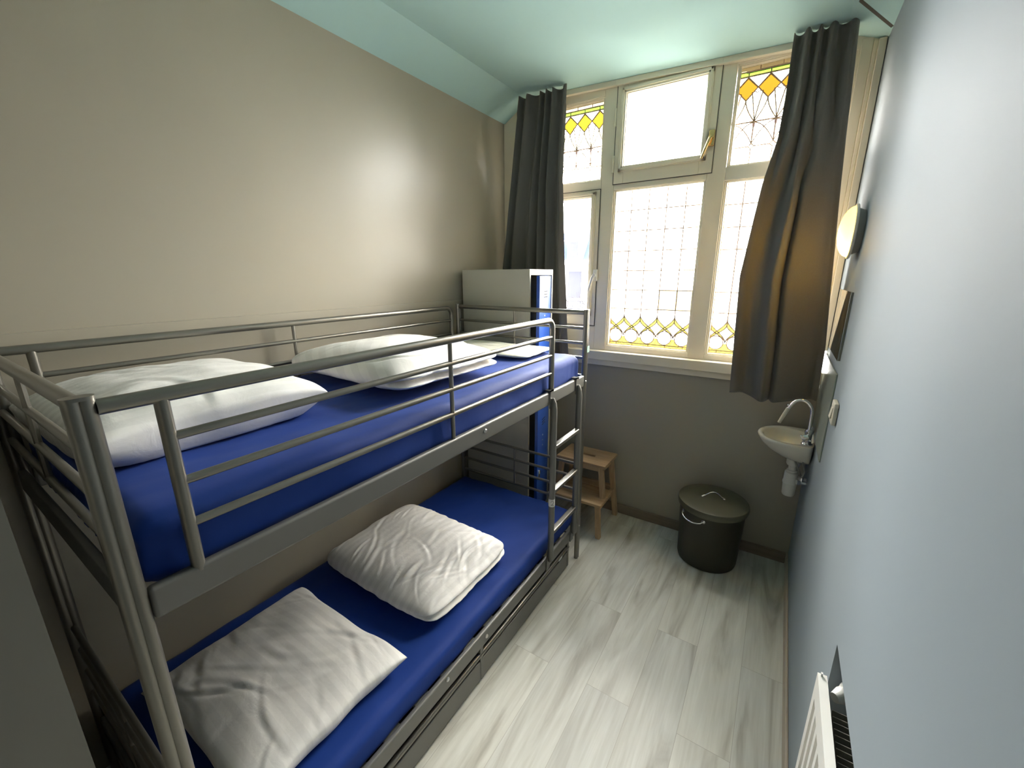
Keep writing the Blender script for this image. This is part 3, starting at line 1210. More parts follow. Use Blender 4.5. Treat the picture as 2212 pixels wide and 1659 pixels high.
def folded(name, label, cat, group, cx, cyy, zb, hx, hy, H, ang, seed, material, n_xy=10, wr=0.006, cr=None, bulge=0.12, crease=0.03, split=0.42, n=104, wide=0.0, n_z=2.7):
    """a folded duvet: rounded slab whose +x side shows the fold between its two layers"""
    vs, fs = cube_grid(n)
    ca, sa = math.cos(ang), math.sin(ang)
    out = []
    cs = cr or []
    for p in vs:
        p = tuple(math.sin(c * PI / 2) * 0.6 + c * 0.4 for c in p)
        u, v, w = box_to_superq(p, n_xy, n_z)
        x, yv = hx * u, hy * v
        z = (w + 1) / 2
        x += 0.012 * nz(v * 1.7 + seed, 0.3, w) * abs(u) ** 3
        yv += 0.012 * nz(u * 1.7, seed, w) * abs(v) ** 3
        sp = split + 0.05 * nz(v * 2.0, seed, 0)
        side = max(0.0, (u - 0.3) / 0.7)
        g = math.exp(-((z - sp) / 0.075) ** 2) * (1.0 + 0.4 * math.exp(-((v + 0.86) / 0.10) ** 2))
        x -= crease * g * side ** 2
        if z < sp:
            x += (wide - 0.012) * side ** 4
        far = max(0.0, (v - 0.4) / 0.6)
        yv -= crease * 0.6 * g * far ** 2 * max(0.0, u + 0.3)
        zz = H * z * (1 - bulge + bulge * (1 - u ** 4) * (1 - v ** 4) * 1.1)
        k = max(0.0, (z - 0.35) / 0.65)
        zz += wr * k * (nz(x * 4 + seed, yv * 5, 0.2) + 0.4 * nz(x * 11, yv * 9, seed))
        if k > 0.2 and cs:
            zz += k * crease_height(cs, x, yv)
        # puckers on the sides
        pk = wr * 0.8 * nz(yv * 26 + seed, zz * 9, x * 3)
        x += pk * u ** 5
        yv += wr * 0.8 * nz(x * 26 + seed, zz * 9, 2.2) * v ** 5
        zz = max(0, zz)
        out.append((cx + ca * x - sa * yv, cyy + sa * x + ca * yv, zb + zz))
    b = MB()
    b.add(out, fs)
    o = b.build(name, material, None, smooth=True, origin=(cx, cyy, zb), angle=180)
    tag(o, label, cat, group)
    return o


folded('folded_duvet', 'folded white duvet in the middle of the upper bunk', 'duvet', 'folded white duvets',
       0.425, 1.135, 1.343, 0.375, 0.315, 0.158, -0.03, 2.2, M['linen_d'], wr=0.009, bulge=0.20, crease=0.050, split=0.47, wide=0.016, n_z=2.3,
       cr=creases(5, 26, 0.37, 0.31, 0.9, 0.5, 0.09, 0.012, 0.004))
folded('folded_duvet', 'folded white striped duvet in the middle of the lower bunk', 'duvet', 'folded white duvets',
       0.465, 1.140, 0.361, 0.370, 0.300, 0.128, 0.0, 6.4, M['linen_x'], wr=0.007, bulge=0.12, crease=0.055, split=0.46, wide=0.026,
       cr=creases(8, 60, 0.36, 0.30, 1.75, 0.35, 0.085, 0.010, 0.0055))
folded('folded_sheet', 'flat folded cream sheet at the window end of the upper bunk', 'sheet', None,
       0.425, 1.845, 1.343, 0.345, 0.175, 0.036, 0.05, 9.1, M['cream_linen'], wr=0.006, bulge=0.1, crease=0.012, n=60,
       cr=creases(3, 24, 0.33, 0.17, 0.4, 0.8, 0.07, 0.012, 0.003))

# ------------------------------------------------------------------ curtains
def interp(tab, z):
    for (z0, a0), (z1, a1) in zip(tab, tab[1:]):
        if z0 >= z >= z1:
            t = (z0 - z) / (z0 - z1)
            return a0 + (a1 - a0) * t
    return tab[-1][1] if z < tab[-1][0] else tab[0][1]


def curtain(name, label, left, right, ztop, zbot, y0, folds, amp_t, amp_b, seed, lean, hem, folds_b=None):
    nu, nv = 180, 90
    vs, fs = [], []
    for j in range(nv + 1):
        t = j / nv
        z = ztop + (zbot - ztop) * t
        xl, xr = interp(left, z), interp(right, z)
        amp = amp_t + (amp_b - amp_t) * min(1, t * 1.3)
        for i in range(nu + 1):
            u = i / nu
            # folds: unequal widths, drifting with the hang of the cloth
            uw = u + 0.045 * math.sin(2 * PI * u * 1.5 + seed) + 0.03 * nz(u * 4 + seed, t * 0.8, 2.0) + lean * t * u * (1 - u)
            ph = 2 * PI * folds * uw + seed
            f = math.sin(ph)
            f2 = math.sin(2 * ph + 0.7) * 0.22
            if folds_b:
                # below the heading the pleats open into one tall ridge with a deep groove beside it
                tb = min(1.0, max(0.0, (t - 0.05) / 0.40))
                tb = tb * tb * (3 - 2 * tb)
                ur = 0.52 - 0.17 * min(1.0, t / 0.75) + 0.01 * math.sin(t * 9)

                def bell(c, w):
                    return math.exp(-((u - c) / w) ** 2)
                fb = (1.05 * bell(ur, 0.060) - 1.15 * bell(ur + 0.105, 0.040) + 0.55 * bell(ur + 0.30, 0.15)
                      - 0.75 * bell(ur - 0.16, 0.085) + 0.45 * bell(0.04, 0.07) - 0.45 * bell(0.93, 0.06) + 0.25 * bell(1.0, 0.03))
                phb = 2 * PI * 2.4 * u
                f = f * (1 - tb) + fb * tb + 0.16 * tb * f
                f2 *= 1 - tb
                ph = ph * (1 - tb) + phb * tb
            g = 0.5 + 0.5 * nz(u * 3.3 + seed, t * 1.2, 8.0) * 1.6
            yv = y0 - amp * (f + f2) * (0.55 + 0.45 * g)
            # pinched heading
            if t < 0.06:
                yv = y0 - amp * math.copysign(abs(f) ** 0.6, f) * 0.8
            yv += 0.010 * nz(u * 5, t * 5, seed)
            # hem sways in and out a little
            zz = z
            if hem:
                zz += 0.018 * t ** 6 * math.sin(ph * 0.5 + 1.0) + 0.012 * t ** 6 * (u - 0.5)
            if j == 0:
                zz -= 0.004 * (0.5 - 0.5 * f)
            x = xl + (xr - xl) * (u + 0.020 * math.cos(ph) * (1 - abs(2 * u - 1) ** 4))
            vs.append((x, yv, zz))
    for j in range(nv):
        for i in range(nu):
            a = j * (nu + 1) + i
            fs.append((a, a + 1, a + nu + 2, a + nu + 1))
    b = MB()
    b.add(vs, fs)
    o = b.build(name, M['curtain'], None, smooth=True, origin=((interp(left, zbot) + interp(right, zbot)) / 2, y0, zbot), angle=180)
    so = o.modifiers.new('thickness', 'SOLIDIFY')
    so.thickness = 0.003
    tag(o, label, 'curtain', 'charcoal curtains')
    return o


curtain('curtain', 'charcoal curtain gathered at the left of the window behind the locker',
        [(2.95, 0.165), (2.55, 0.110), (1.83, 0.02), (1.08, -0.005)], [(2.95, 0.520), (2.4, 0.505), (1.85, 0.535), (1.25, 0.585), (1.08, 0.60)],
        2.945, 1.085, 2.610, 5.4, 0.034, 0.040, 0.6, 0.05, True)
curtain('curtain', 'charcoal curtain gathered at the right of the window above the washbasin',
        [(2.90, 1.722), (2.62, 1.722), (2.45, 1.715), (2.24, 1.675), (1.765, 1.628), (1.09, 1.655)],
        [(2.90, 1.968), (2.41, 1.995), (1.77, 2.045), (1.40, 2.074), (1.09, 2.080)],
        2.900, 1.085, 2.600, 4.3, 0.034, 0.055, 2.4, 0.25, True, 2.4)

# ------------------------------------------------------------------ locker
lk = thing('locker', 'light grey steel locker with blue doors standing in the left corner', 'locker', (0.25, 2.30, 0))
X0, X1, Y0, Y1, ZT = -0.015, 0.520, 2.145, 2.455, 1.812
b = MB()
w = 0.016
b.box((X0, Y0, 0.0), (X1, Y0 + w, ZT))
b.box((X0, Y1 - w, 0.0), (X1, Y1, ZT))
b.box((X0, Y0 + w, 0.0), (X0 + w, Y1 - w, ZT))
b.box((X0 + w, Y0 + w, ZT - 0.036), (X1, Y1 - w, ZT))
b.box((X0 + w, Y0 + w, 0.0), (X1, Y1 - w, 0.09))
b.box((X0 + w, Y0 + w, 0.905), (X1, Y1 - w, 0.93))
b.build('body', M['locker'], lk, bevel=0.002)
b = MB()
b.box((X0 + w, Y0 + w, 0.09), (X0 + w + 0.004, Y1 - w, 0.905))
b.box((X0 + w, Y0 + w, 0.93), (X0 + w + 0.004, Y1 - w, ZT - 0.036))
b.box((X0 + w, Y0 + w, 0.09), (X1 - 0.03, Y0 + w + 0.003, ZT - 0.036))
b.build('interior_shade_sheet', M['black'], lk)  # black sheets added as painted shade inside the open locker


def locker_door(z0, z1):
    """blue door hinged on the window side, standing a little open"""
    th = math.radians(13)
    hinge = Vector((X1 - 0.004, Y1 - w - 0.002, 0))
    W = Y1 - Y0 - 2 * w - 0.006
    dv = Vector((math.sin(th), -math.cos(th), 0))      # from hinge to free edge
    nv = Vector((math.cos(th), math.sin(th), 0))       # outward
    T = 0.022

    def P(a, t, z):
        v = hinge + dv * a - nv * (T - t)
        return (v.x, v.y, z)
    b = MB()
    b.hexa([P(0, 0, z0), P(0, T, z0), P(W, T, z0), P(W, 0, z0)], [P(0, 0, z1), P(0, T, z1), P(W, T, z1), P(W, 0, z1)])
    d = b.build('door', M['locker_blue'], lk, bevel=0.003)
    # ventilation slits and holes
    b = MB()
    for k in range(3):
        za = z1 - 0.10 - k * 0.018
        b.hexa([P(W * 0.34, T - 0.002, za), P(W * 0.34, T + 0.0012, za), P(W * 0.62, T + 0.0012, za), P(W * 0.62, T - 0.002, za)],
               [P(W * 0.34, T - 0.002, za + 0.005), P(W * 0.34, T + 0.0012, za + 0.005), P(W * 0.62, T + 0.0012, za + 0.005), P(W * 0.62, T - 0.002, za + 0.005)])
    b.build('vent_slits', M['black'], d)
    for k in range(3):
        b = MB()
        b.lathe([(0.006, 0), (0.006, 0.003), (0.003, 0.004)], P(W * 0.55, T - 0.001, z1 - 0.215 - 0.038 * k), nv, 12)
        b.build('rivet', M['bolt'], d, smooth=True)
    # lock with hasp
    zl = (z0 + z1) / 2 - 0.06
    b = MB()
    b.lathe([(0.014, 0), (0.014, 0.008), (0.010, 0.012)], P(W * 0.86, T - 0.001, zl), nv, 18)
    b.build('lock', M['chrome'], d, smooth=True)
    b = MB()
    c0, c1 = P(W * 0.80, T, zl - 0.034), P(W * 0.92, T, zl - 0.034)
    b.hexa([P(W * 0.80, T - 0.001, zl - 0.050), P(W * 0.80, T + 0.004, zl - 0.050), P(W * 0.92, T + 0.004, zl - 0.050), P(W * 0.92, T - 0.001, zl - 0.050)],
           [P(W * 0.80, T - 0.001, zl - 0.018), P(W * 0.80, T + 0.004, zl - 0.018), P(W * 0.92, T + 0.004, zl - 0.018), P(W * 0.92, T - 0.001, zl - 0.018)])
    b.build('hasp', M['chrome'], d, bevel=0.001)


locker_door(0.935, ZT - 0.040)
locker_door(0.095, 0.900)

# ------------------------------------------------------------------ step stool
st = thing('step_stool', 'small two-step wooden stool in front of the grey wall under the window', 'stool', (0.80, 2.49, 0))
b = MB()
# top with a hand slot: eight blocks round the slot
sx0, sx1, sy0, sy1 = 0.735, 0.855, 2.525, 2.552
x0, x1, y0, y1 = 0.608, 0.978, 2.408, 2.666
for (xa, ya, xb, yb) in ((x0, y0, x1, sy0), (x0, sy1, x1, y1), (x0, sy0, sx0, sy1), (sx1, sy0, x1, sy1)):
    b.box((xa, ya, 0.480), (xb, yb, 0.500))
b.build('top_step', M['wood'], st)
b = MB()
b.box((0.600, 2.312, 0.232), (0.996, 2.560, 0.252))
b.build('lower_step', M['wood'], st, bevel=0.003)
for sgn in (-1, 1):
    cx_top, cx_bot = 0.793 + sgn * 0.150, 0.793 + sgn * 0.196

    def leg(ya0, yb0, z0, z1, name='leg'):
        h = 0.016
        t0, t1 = z0 / 0.48, z1 / 0.48
        xa = cx_bot + (cx_top - cx_bot) * t0
        xb = cx_bot + (cx_top - cx_bot) * t1
        b = MB()
        b.hexa([(xa - h, ya0 - 0.018, z0), (xa + h, ya0 - 0.018, z0), (xa + h, ya0 + 0.018, z0), (xa - h, ya0 + 0.018, z0)],
               [(xb - h, yb0 - 0.018, z1), (xb + h, yb0 - 0.018, z1), (xb + h, yb0 + 0.018, z1), (xb - h, yb0 + 0.018, z1)])
        b.build(name, M['wood_z'], st, bevel=0.002)
    leg(2.668, 2.628, 0.0, 0.480)                # rear
    leg(2.430, 2.432, 0.2525, 0.480, 'upper_upright')   # upper front, standing on the lower step
    leg(2.318, 2.336, 0.0, 0.231)                # lower front
    xr = cx_bot + (cx_top - cx_bot) * 0.5
    b = MB()
    b.box((xr - 0.012, 2.34, 0.195), (xr + 0.012, 2.632, 0.231))
    b.build('side_rail', M['wood_y'], st, bevel=0.002)
    xt = cx_bot + (cx_top - cx_bot) * 0.95
    b = MB()
    b.box((xt - 0.011, 2.45, 0.440), (xt + 0.011, 2.610, 0.479))
    b.build('side_rail', M['wood_y'], st, bevel=0.002)
b = MB()
b.box((0.655, 2.420, 0.445), (0.931, 2.436, 0.479))
b.build('apron', M['wood'], st, bevel=0.002)
b = MB()
b.box((0.636, 2.622, 0.215), (0.950, 2.640, 0.262))
b.build('rear_stretcher', M['wood'], st, bevel=0.002)

# ------------------------------------------------------------------ bin
bn = thing('waste_bin', 'dark olive round metal bin with lid under the window', 'bin', (1.652, 2.515, 0))
c = (1.652, 2.515, 0)
b = MB()
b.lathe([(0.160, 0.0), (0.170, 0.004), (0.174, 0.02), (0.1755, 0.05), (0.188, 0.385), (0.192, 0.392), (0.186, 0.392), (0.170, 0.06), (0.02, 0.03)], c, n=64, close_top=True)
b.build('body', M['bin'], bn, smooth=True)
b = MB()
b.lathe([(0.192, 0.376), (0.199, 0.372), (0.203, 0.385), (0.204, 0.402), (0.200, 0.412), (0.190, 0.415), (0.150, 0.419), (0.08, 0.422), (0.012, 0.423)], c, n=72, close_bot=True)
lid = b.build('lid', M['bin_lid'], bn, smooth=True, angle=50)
b = MB()
h0, h1 = Vector((1.586, 2.500, 0.421)), Vector((1.716, 2.532, 0.421))
mid = (h0 + h1) / 2
ax = (h1 - h0)
pts = [h0 + ax * (0.12 + 0.76 * k / 12) + Vector((0, 0, 0.006 + 0.034 * math.sin(PI * k / 12))) for k in range(13)]
b.tube(pts, 0.0042, 10)
for e, k in ((h0, 1), (h1, -1)):
    b.lathe([(0.009, -0.002), (0.009, 0.004), (0.005, 0.007)], e + ax * 0.04 * k, (0, 0, 1), 14)
    b.tube([e + ax * 0.03 * k + Vector((0, 0, 0.004)), e + ax * 0.14 * k + Vector((0, 0, 0.012))], 0.0048, 8)
b.build('lid_handle', M['chrome'], lid, smooth=True)
b = MB()
a0, a1 = math.radians(217), math.radians(263)
rr = 0.190
pts = []
for k in range(13):
    a = a0 + (a1 - a0) * k / 12
    r = rr + 0.018 * math.sin(PI * k / 12) ** 0.5
    pts.append((c[0] + r * math.cos(a), c[1] + r * math.sin(a), 0.345 - 0.022 * math.sin(PI * k / 12) ** 0.6))
b.tube(pts, 0.0042, 10)
for a in (a0, a1):
    d = Vector((math.cos(a), math.sin(a), 0))
    b.lathe([(0.012, 0), (0.012, 0.004), (0.006, 0.008)], Vector((c[0], c[1], 0.345)) + d * 0.184, d, 14)
b.build('side_handle', M['chrome'], bn, smooth=True)

# ------------------------------------------------------------------ washbasin in the corner
sk = thing('washbasin', 'small cream ceramic washbasin on the right wall under the curtain', 'sink', (2.09, 2.53, 0.56))
xc, yc = 2.005, 2.535
N = 56


def outline(s, sx=1.0):
    out = []
    for i in range(N):
        a = 2 * PI * i / N
        ca, sa = math.cos(a), math.sin(a)
        if ca >= 0:                       # towards the room
            x, y = xc - 0.175 * ca, yc + 0.165 * sa
        else:                             # squared back against the wall
            x = xc + 0.088 * abs(ca) ** 0.35
            y = yc + 0.165 * math.copysign(abs(sa) ** 0.35, sa)
        out.append((x, y))
    return [(min(2.0935, 2.0935 + (x - 2.0935) * s), yc + (y - yc) * (s if s > 0.5 else s)) for x, y in out]


def bowl(s):
    return [(xc - 0.028 - 0.120 * s * math.cos(2 * PI * i / N), yc + 0.130 * s * math.sin(2 * PI * i / N)) for i in range(N)]


rings = [(outline(0.30), 0.775), (outline(0.45), 0.785), (outline(0.66), 0.808), (outline(0.83), 0.838), (outline(0.94), 0.868), (outline(0.99), 0.892),
         (outline(1.0), 0.902), (outline(0.985), 0.908), (bowl(1.06), 0.9075), (bowl(1.0), 0.901), (bowl(0.93), 0.878), (bowl(0.78), 0.845), (bowl(0.5), 0.818), (bowl(0.15), 0.808)]
b = MB()
vs = [(x, y, z) for ring, z in rings for x, y in ring]
fs = [(i * N + j, i * N + (j + 1) % N, (i + 1) * N + (j + 1) % N, (i + 1) * N + j) for i in range(len(rings) - 1) for j in range(N)]
fs += [tuple(range(N)), tuple((len(rings) - 1) * N + j for j in range(N))]
b.add(vs, fs)
b.build('basin', M['ceramic'], sk, smooth=True, angle=60)
b = MB()
b.lathe([(0.019, 0.0), (0.019, 0.003), (0.012, 0.004)], (1.977, 2.535, 0.808), n=20)
b.build('drain', M['chrome'], sk, smooth=True)
# tap: cross handles, body, swan neck and a pale nozzle
fx, fy = 2.058, 2.430
b = MB()
b.lathe([(0.026, 0.0), (0.026, 0.006), (0.020, 0.012), (0.017, 0.03), (0.018, 0.05), (0.019, 0.075), (0.014, 0.085)], (fx, fy, 0.905), n=24)
b.build('tap_body', M['chrome'], sk, smooth=True)
b = MB()
neck = [(fx, fy, 0.985), (fx - 0.001, fy, 1.03), (fx - 0.002, fy, 1.075)]
neck += [(fx - 0.052 + 0.050 * math.cos(a), fy, 1.075 + 0.068 * math.sin(a)) for a in [PI * k / 14 for k in range(0, 12)]]
neck += [(fx - 0.108, fy, 1.085)]
b.tube(neck, 0.0085, 14)
sp = b.build('spout', M['chrome'], sk, smooth=True)
b = MB()
b.lathe([(0.005, 0), (0.005, 0.012), (0.007, 0.014)], (fx - 0.101, fy, 1.104), (-0.9, 0, 0.4), 10)
b.build('screw', M['chrome'], sp, smooth=True)
b = MB()
b.tube([(fx - 0.106, fy, 1.090), (fx - 0.120, fy, 1.05), (fx - 0.136, fy, 1.004)], [0.0095, 0.0095, 0.0085], 14)
b.build('nozzle_sleeve', M['cream_plastic'], sp, smooth=True)
b = MB()
kx, ky, kz = fx - 0.008, fy - 0.030, 0.948
b.tube([(fx, fy, 0.945), (kx, ky, kz)], 0.011, 12)
dv = Vector((-0.25, -0.85, 0.35)).normalized()
b.lathe([(0.014, 0.0), (0.017, 0.004), (0.019, 0.014), (0.016, 0.021), (0.007, 0.023)], (kx, ky, kz), dv, 18)
X = dv.orthogonal().normalized()
Y = dv.cross(X)
for k in range(4):
    r = X * math.cos(k * PI / 2 + .4) + Y * math.sin(k * PI / 2 + .4)
    p = Vector((kx, ky, kz)) + dv * 0.011
    b.tube([p + r * 0.012, p + r * 0.026], [0.006, 0.0045], 10)
b.build('cross_handle', M['chrome'], sk, smooth=True)
b = MB()
b.tube([(fx, fy, 0.965), (fx + 0.008, fy + 0.030, 0.968)], 0.010, 12)
b.lathe([(0.012, 0.0), (0.016, 0.006), (0.016, 0.026), (0.010, 0.032)], (fx + 0.008, fy + 0.030, 0.968), (0.25, 0.9, 0.35), 16)
b.build('cross_handle', M['chrome'], sk, smooth=True)
# waste pipe and bottle trap
tx, ty = 2.022, 2.505
b = MB()
b.lathe([(0.034, 0.785), (0.034, 0.757), (0.030, 0.750), (0.020, 0.748), (0.020, 0.722), (0.026, 0.720), (0.026, 0.700)], (tx, ty, 0), n=28)
b.build('waste_pipe', M['white_plastic'], sk, smooth=True)
b = MB()
b.lathe([(0.024, 0.712), (0.033, 0.706), (0.034, 0.655), (0.0365, 0.652), (0.0365, 0.640), (0.034, 0.638), (0.031, 0.575), (0.027, 0.566), (0.01, 0.565)], (tx, ty, 0), n=28)
tp = b.build('bottle_trap', M['white_plastic'], sk, smooth=True)
b = MB()
b.tube([(tx + 0.028, ty, 0.678), (tx + 0.048, ty - 0.004, 0.670), (2.094, ty - 0.004, 0.672)], 0.014, 14)
b.tube([(tx + 0.046, ty - 0.003, 0.670), (tx + 0.056, ty - 0.004, 0.670)], 0.018, 14)
b.build('outlet_pipe', M['white_plastic'], tp, smooth=True)
b = MB()
b.tube([(2.094, 2.445, 0.680), (2.062, 2.445, 0.680)], 0.010, 12)
b.tube([(2.068, 2.445, 0.672), (2.068, 2.445, 0.708)], 0.008, 12)
b.tube([(2.062, 2.445, 0.680), (2.046, 2.440, 0.680)], 0.014, 12)
b.build('angle_valve', M['chrome'], sk, smooth=True)
b = MB()
for k in range(2):
    pts = [(2.066, 2.445 + 0.03 * k, 0.705), (2.075 - 0.03 * k, 2.44 + 0.03 * k, 0.745), (2.06 - 0.035 * k, 2.44 + 0.02 * k, 0.79), (2.058 - .01 * k, 2.43, 0.845)]
    b.tube(pts, 0.0045, 8)
b.build('supply_hose', M['fin'], sk, smooth=True)

# splash panel, mirror, switch on the right wall
b = MB()
b.box((2.088, 2.105, 0.942), (2.0945, 2.700, 1.356))
tag(b.build('splash_panel', M['panel'], None, bevel=0.0015, origin=(2.092, 2.4, 0.942)), 'pale grey-green glass splash panel on the wall behind the tap', 'splash panel')
mr = thing('mirror', 'frameless wall mirror above the splash panel on the right wall', 'mirror', (2.092, 2.35, 1.41))
b = MB()
b.box((2.0862, 2.128, 1.412), (2.0945, 2.575, 1.703))
b.build('backing', M['fin'], mr)
b = MB()
b.box((2.0846, 2.126, 1.410), (2.0862, 2.577, 1.705))
b.build('mirror_glass', M['mirror'], mr)

sw = thing('light_switch', 'white light switch on the right wall beside the splash panel', 'switch', (2.09, 1.925, 1.19))
b = MB()
b.box((2.079, 1.880, 1.190), (2.0945, 1.965, 1.280))
b.build('plate', M['cream_plastic'], sw, bevel=0.004, seg=3)
b = MB()
b.hexa([(2.072, 1.902, 1.212), (2.0795, 1.902, 1.212), (2.0795, 1.943, 1.212), (2.072, 1.943, 1.212)],
       [(2.077, 1.902, 1.258), (2.0795, 1.902, 1.258), (2.0795, 1.943, 1.258), (2.077, 1.943, 1.258)])
b.build('rocker', M['cream_plastic'], sw, bevel=0.001)

# ------------------------------------------------------------------ wall lamp
lm = thing('wall_lamp', 'round glowing wall lamp beside the right curtain', 'lamp', (2.092, 2.28, 1.955))
lc = Vector((0, 2.28, 1.955))
axm = (-1, 0, 0)
b = MB()
b.lathe([(0.086, 0.0), (0.088, 0.004), (0.096, 0.024), (0.092, 0.028)], (2.0945, lc.y, lc.z), axm, 48)
b.build('housing', mat('grey_housing', (0.34, 0.33, 0.31), 0.5), lm, smooth=True)
b = MB()
b.lathe([(0.092, 0.026), (0.111, 0.026), (0.114, 0.030), (0.112, 0.036), (0.104, 0.037), (0.104, 0.030)], (2.0945, lc.y, lc.z), axm, 48, close_top=False, close_bot=False)
b.build('rim', M['white_plastic'], lm, smooth=True)

dome_m = bpy.data.materials.new('opal_glass')
dome_m.use_nodes = True
nt = dome_m.node_tree
nt.nodes.remove(nt.nodes['Principled BSDF'])
trn = nt.nodes.new('ShaderNodeBsdfTranslucent')
trn.inputs['Color'].default_value = (0.90, 0.60, 0.10, 1)
dif = nt.nodes.new('ShaderNodeBsdfDiffuse')
dif.inputs['Color'].default_value = (0.80, 0.68, 0.40, 1)
emi = nt.nodes.new('ShaderNodeEmission')
emi.inputs['Color'].default_value = (1.0, 0.66, 0.20, 1)
emi.inputs['Strength'].default_value = 0.14
mx = nt.nodes.new('ShaderNodeMixShader')
mx.inputs[0].default_value = 0.3
ad = nt.nodes.new('ShaderNodeAddShader')
nt.links.new(trn.outputs[0], mx.inputs[1])
nt.links.new(dif.outputs[0], mx.inputs[2])
nt.links.new(mx.outputs[0], ad.inputs[0])
nt.links.new(emi.outputs[0], ad.inputs[1])
nt.links.new(ad.outputs[0], nt.nodes['Material Output'].inputs['Surface'])
b = MB()
prof = [(0.105 * math.cos(a), 0.034 + 0.048 * math.sin(a)) for a in [PI / 2 * k / 14 for k in range(14)]] + [(0.004, 0.082)]
b.lathe(prof, (2.0945, lc.y, lc.z), axm, 48, close_bot=False)
b.build('glass_dome', dome_m, lm, smooth=True, angle=180)
bulb = bpy.data.lights.new('lamp_bulb', 'POINT')
bulb.color = (1.0, 0.86, 0.64)
bulb.energy = 0.75
bulb.shadow_soft_size = 0.02
bo = bpy.data.objects.new('lamp_bulb', bulb)
COL.objects.link(bo)
bo.parent = lm
bo.location = Vector((2.046, 2.28, 1.900)) - Vector(lm.location)

# ------------------------------------------------------------------ radiator in its niche
rd = thing('radiator', 'white ribbed panel radiator in the niche of the right wall', 'radiator', (2.15, 0.4, 0.12))
RY0, RY1, RZ0, RZ1 = -0.28, 1.030, 0.12, 0.765
b = MB()
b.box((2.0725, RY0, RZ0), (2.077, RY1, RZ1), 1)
b.box((2.060, RY0, RZ1 - 0.055), (2.0725, RY1, RZ1))
b.box((2.060, RY0, RZ1), (2.080, RY1, RZ1 + 0.003))
b.box((2.077, RY0, RZ0), (2.080, RY1, RZ1))
b.box((2.060, RY0, RZ0), (2.0725, RY1, RZ0 + 0.055))
k = 0
yy = RY1
while yy > RY0 + 0.03:
    wdt = 0.030 if k == 0 else 0.020
    b.box((2.060, yy - wdt, RZ0 + 0.055), (2.0725, yy, RZ1 - 0.055))
    yy -= wdt + 0.030
    k += 1
b.box((2.066, RY1 - 0.010, RZ1), (2.070, RY1 - 0.004, RZ1 + 0.012))
b.build('front_panel', [M['radiator'], mat('taupe_slot_back', (0.34, 0.30, 0.26), 0.45)], rd)  # second material: slot backs darker than the ribs
b = MB()
b.box((2.195, RY0, RZ0), (2.212, RY1 - 0.01, RZ1 - 0.03))
b.build('rear_panel', M['radiator'], rd, bevel=0.003)
b = MB()
k = 0
yy = RY1 - 0.055
b.box((2.080, RY0, 0.40), (2.096, yy + 0.004, 0.42))
b.box((2.188, RY0, 0.40), (2.192, yy + 0.004, 0.42))
while yy > RY0:
    # folded convector sheet: U channels
    b.box((2.093, yy - 0.002, 0.16), (2.130, yy, 0.725))
    b.box((2.150, yy - 0.002, 0.16), (2.192, yy, 0.715))
    b.box((2.128, yy - 0.018, 0.16), (2.130, yy, 0.725))
    b.box((2.150, yy - 0.018, 0.16), (2.152, yy, 0.715))
    b.box((2.093, yy - 0.020, 0.16), (2.130, yy - 0.018, 0.725))
    b.box((2.150, yy - 0.020, 0.16), (2.192, yy - 0.018, 0.715))
    yy -= 0.034
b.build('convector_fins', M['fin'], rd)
b = MB()
b.tube([(2.100, 1.012, 0.728), (2.118, 1.030, 0.728), (2.135, 1.048, 0.726), (2.150, 1.050, 0.724)], [0.012, 0.020, 0.021, 0.018], 16)
b.lathe([(0.012, -0.024), (0.018, -0.015), (0.022, 0.0), (0.020, 0.014), (0.012, 0.022), (0.008, 0.030), (0.003, 0.031)], (2.132, 1.046, 0.728), (0.0, 0.0, 1), 18)
b.tube([(2.150, 1.050, 0.724), (2.258, 1.050, 0.724)], 0.011, 12)
b.build('valve', M['radiator'], rd, smooth=True)

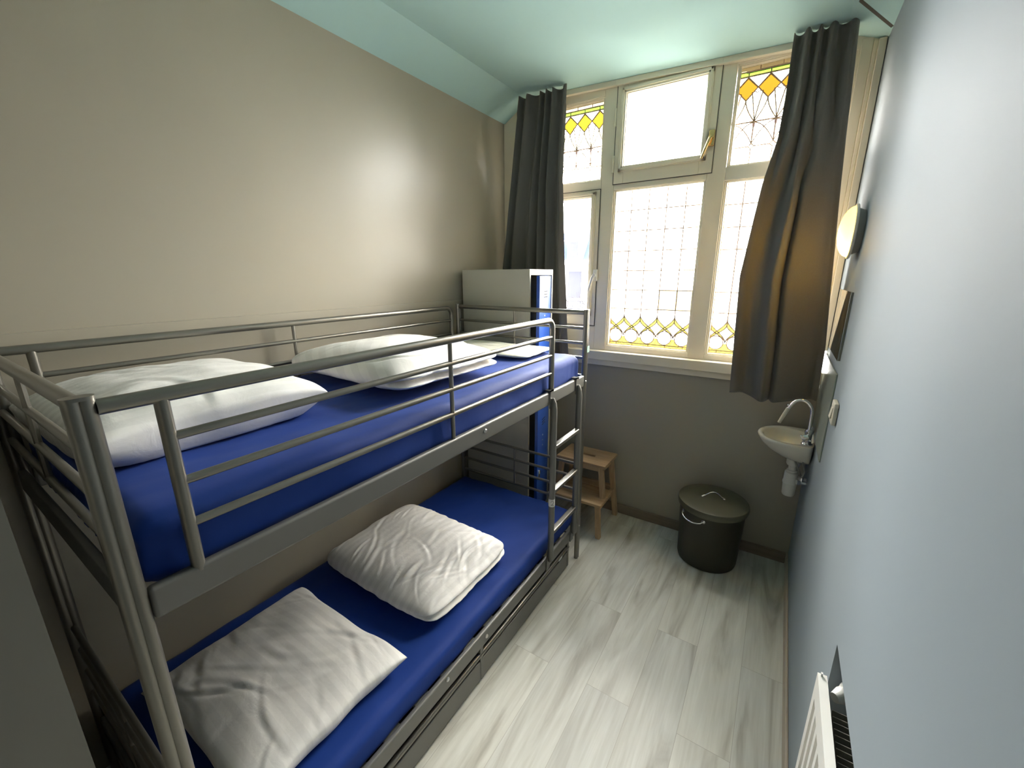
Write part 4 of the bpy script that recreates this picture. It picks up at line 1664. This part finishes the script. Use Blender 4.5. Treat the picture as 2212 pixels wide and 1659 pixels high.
# ------------------------------------------------------------------ outside, far behind the left casement
bl = thing('apartment_building', 'pale old town house with slate mansard roof outside the left casement', 'building', (-9.2, 22.0, -9.0))
b = MB()
b.box((-15.0, 22.0, -9.0), (-7.3, 30.0, 2.55))
wl = b.build('wall', M['stone'], bl)
b = MB()
b.hexa([(-15.0, 22.0, 2.55), (-7.3, 22.0, 2.55), (-7.3, 30.0, 2.55), (-15.0, 30.0, 2.55)],
       [(-14.4, 23.1, 4.15), (-7.7, 23.1, 4.15), (-7.7, 29.0, 4.15), (-14.4, 29.0, 4.15)])
b.build('roof', M['roof'], bl)
b = MB()
b.box((-15.15, 21.7, 2.35), (-7.2, 22.1, 2.60))
b.build('cornice', M['stone'], bl)
for i in range(5):
    x = -14.2 + i * 1.5
    for z in (-6.6, -4.0, -1.5, 0.55):
        b = MB()
        b.box((x - 0.38, 21.94, z), (x + 0.38, 22.02, z + 1.45))
        f = b.build('window', M['dark_win'], bl)
    b = MB()
    b.box((x - 0.40, 21.75, 2.62), (x + 0.40, 23.0, 3.75))
    dm = b.build('dormer', M['stone'], bl)
    b = MB()
    b.box((x - 0.24, 21.72, 2.75), (x + 0.24, 21.76, 3.55))
    b.build('pane', M['dark_win'], dm)
b = MB()
for z in (0.35, -1.65):
    b.box((-15.0, 21.55, z), (-7.3, 21.6, z + 0.06))
    b.box((-15.0, 21.5, z - 0.65), (-7.3, 22.0, z - 0.55))
    for k in range(50):
        b.box((-14.95 + k * 0.152, 21.56, z - 0.58), (-14.92 + k * 0.152, 21.59, z + 0.02))
b.build('balcony', M['dark_win'], bl)


def tree(x, y, z0, h, seed, label):
    random.seed(seed)
    b = MB()

    def grow(p, d, L, r, depth):
        e = p + d * L
        mid = (p + e) / 2 + Vector((random.uniform(-1, 1), random.uniform(-1, 1), 0)) * L * 0.06
        b.tube([p, mid, e], [r, r * 0.85, r * 0.68], 5, caps=False)
        if depth == 0:
            return
        for k in range(3 if depth > 1 else 2):
            ax = Vector((random.uniform(-1, 1), random.uniform(-1, 1), random.uniform(-0.2, 0.6))).normalized()
            nd = (d + ax * 0.75).normalized()
            nd.z = max(nd.z, -0.1)
            grow(p + (e - p) * random.uniform(0.65, 1.0), nd, L * random.uniform(0.62, 0.8), r * 0.6, depth - 1)
    grow(Vector((x, y, z0)), Vector((0, 0, 1)), h * 0.36, h * 0.018, 6)
    o = b.build('bare_tree', M['bark'], None, smooth=True, origin=(x, y, z0))
    tag(o, label, 'tree')


tree(-5.0, 14.2, -8.5, 10.6, 4, 'bare winter tree in the street outside the left casement')
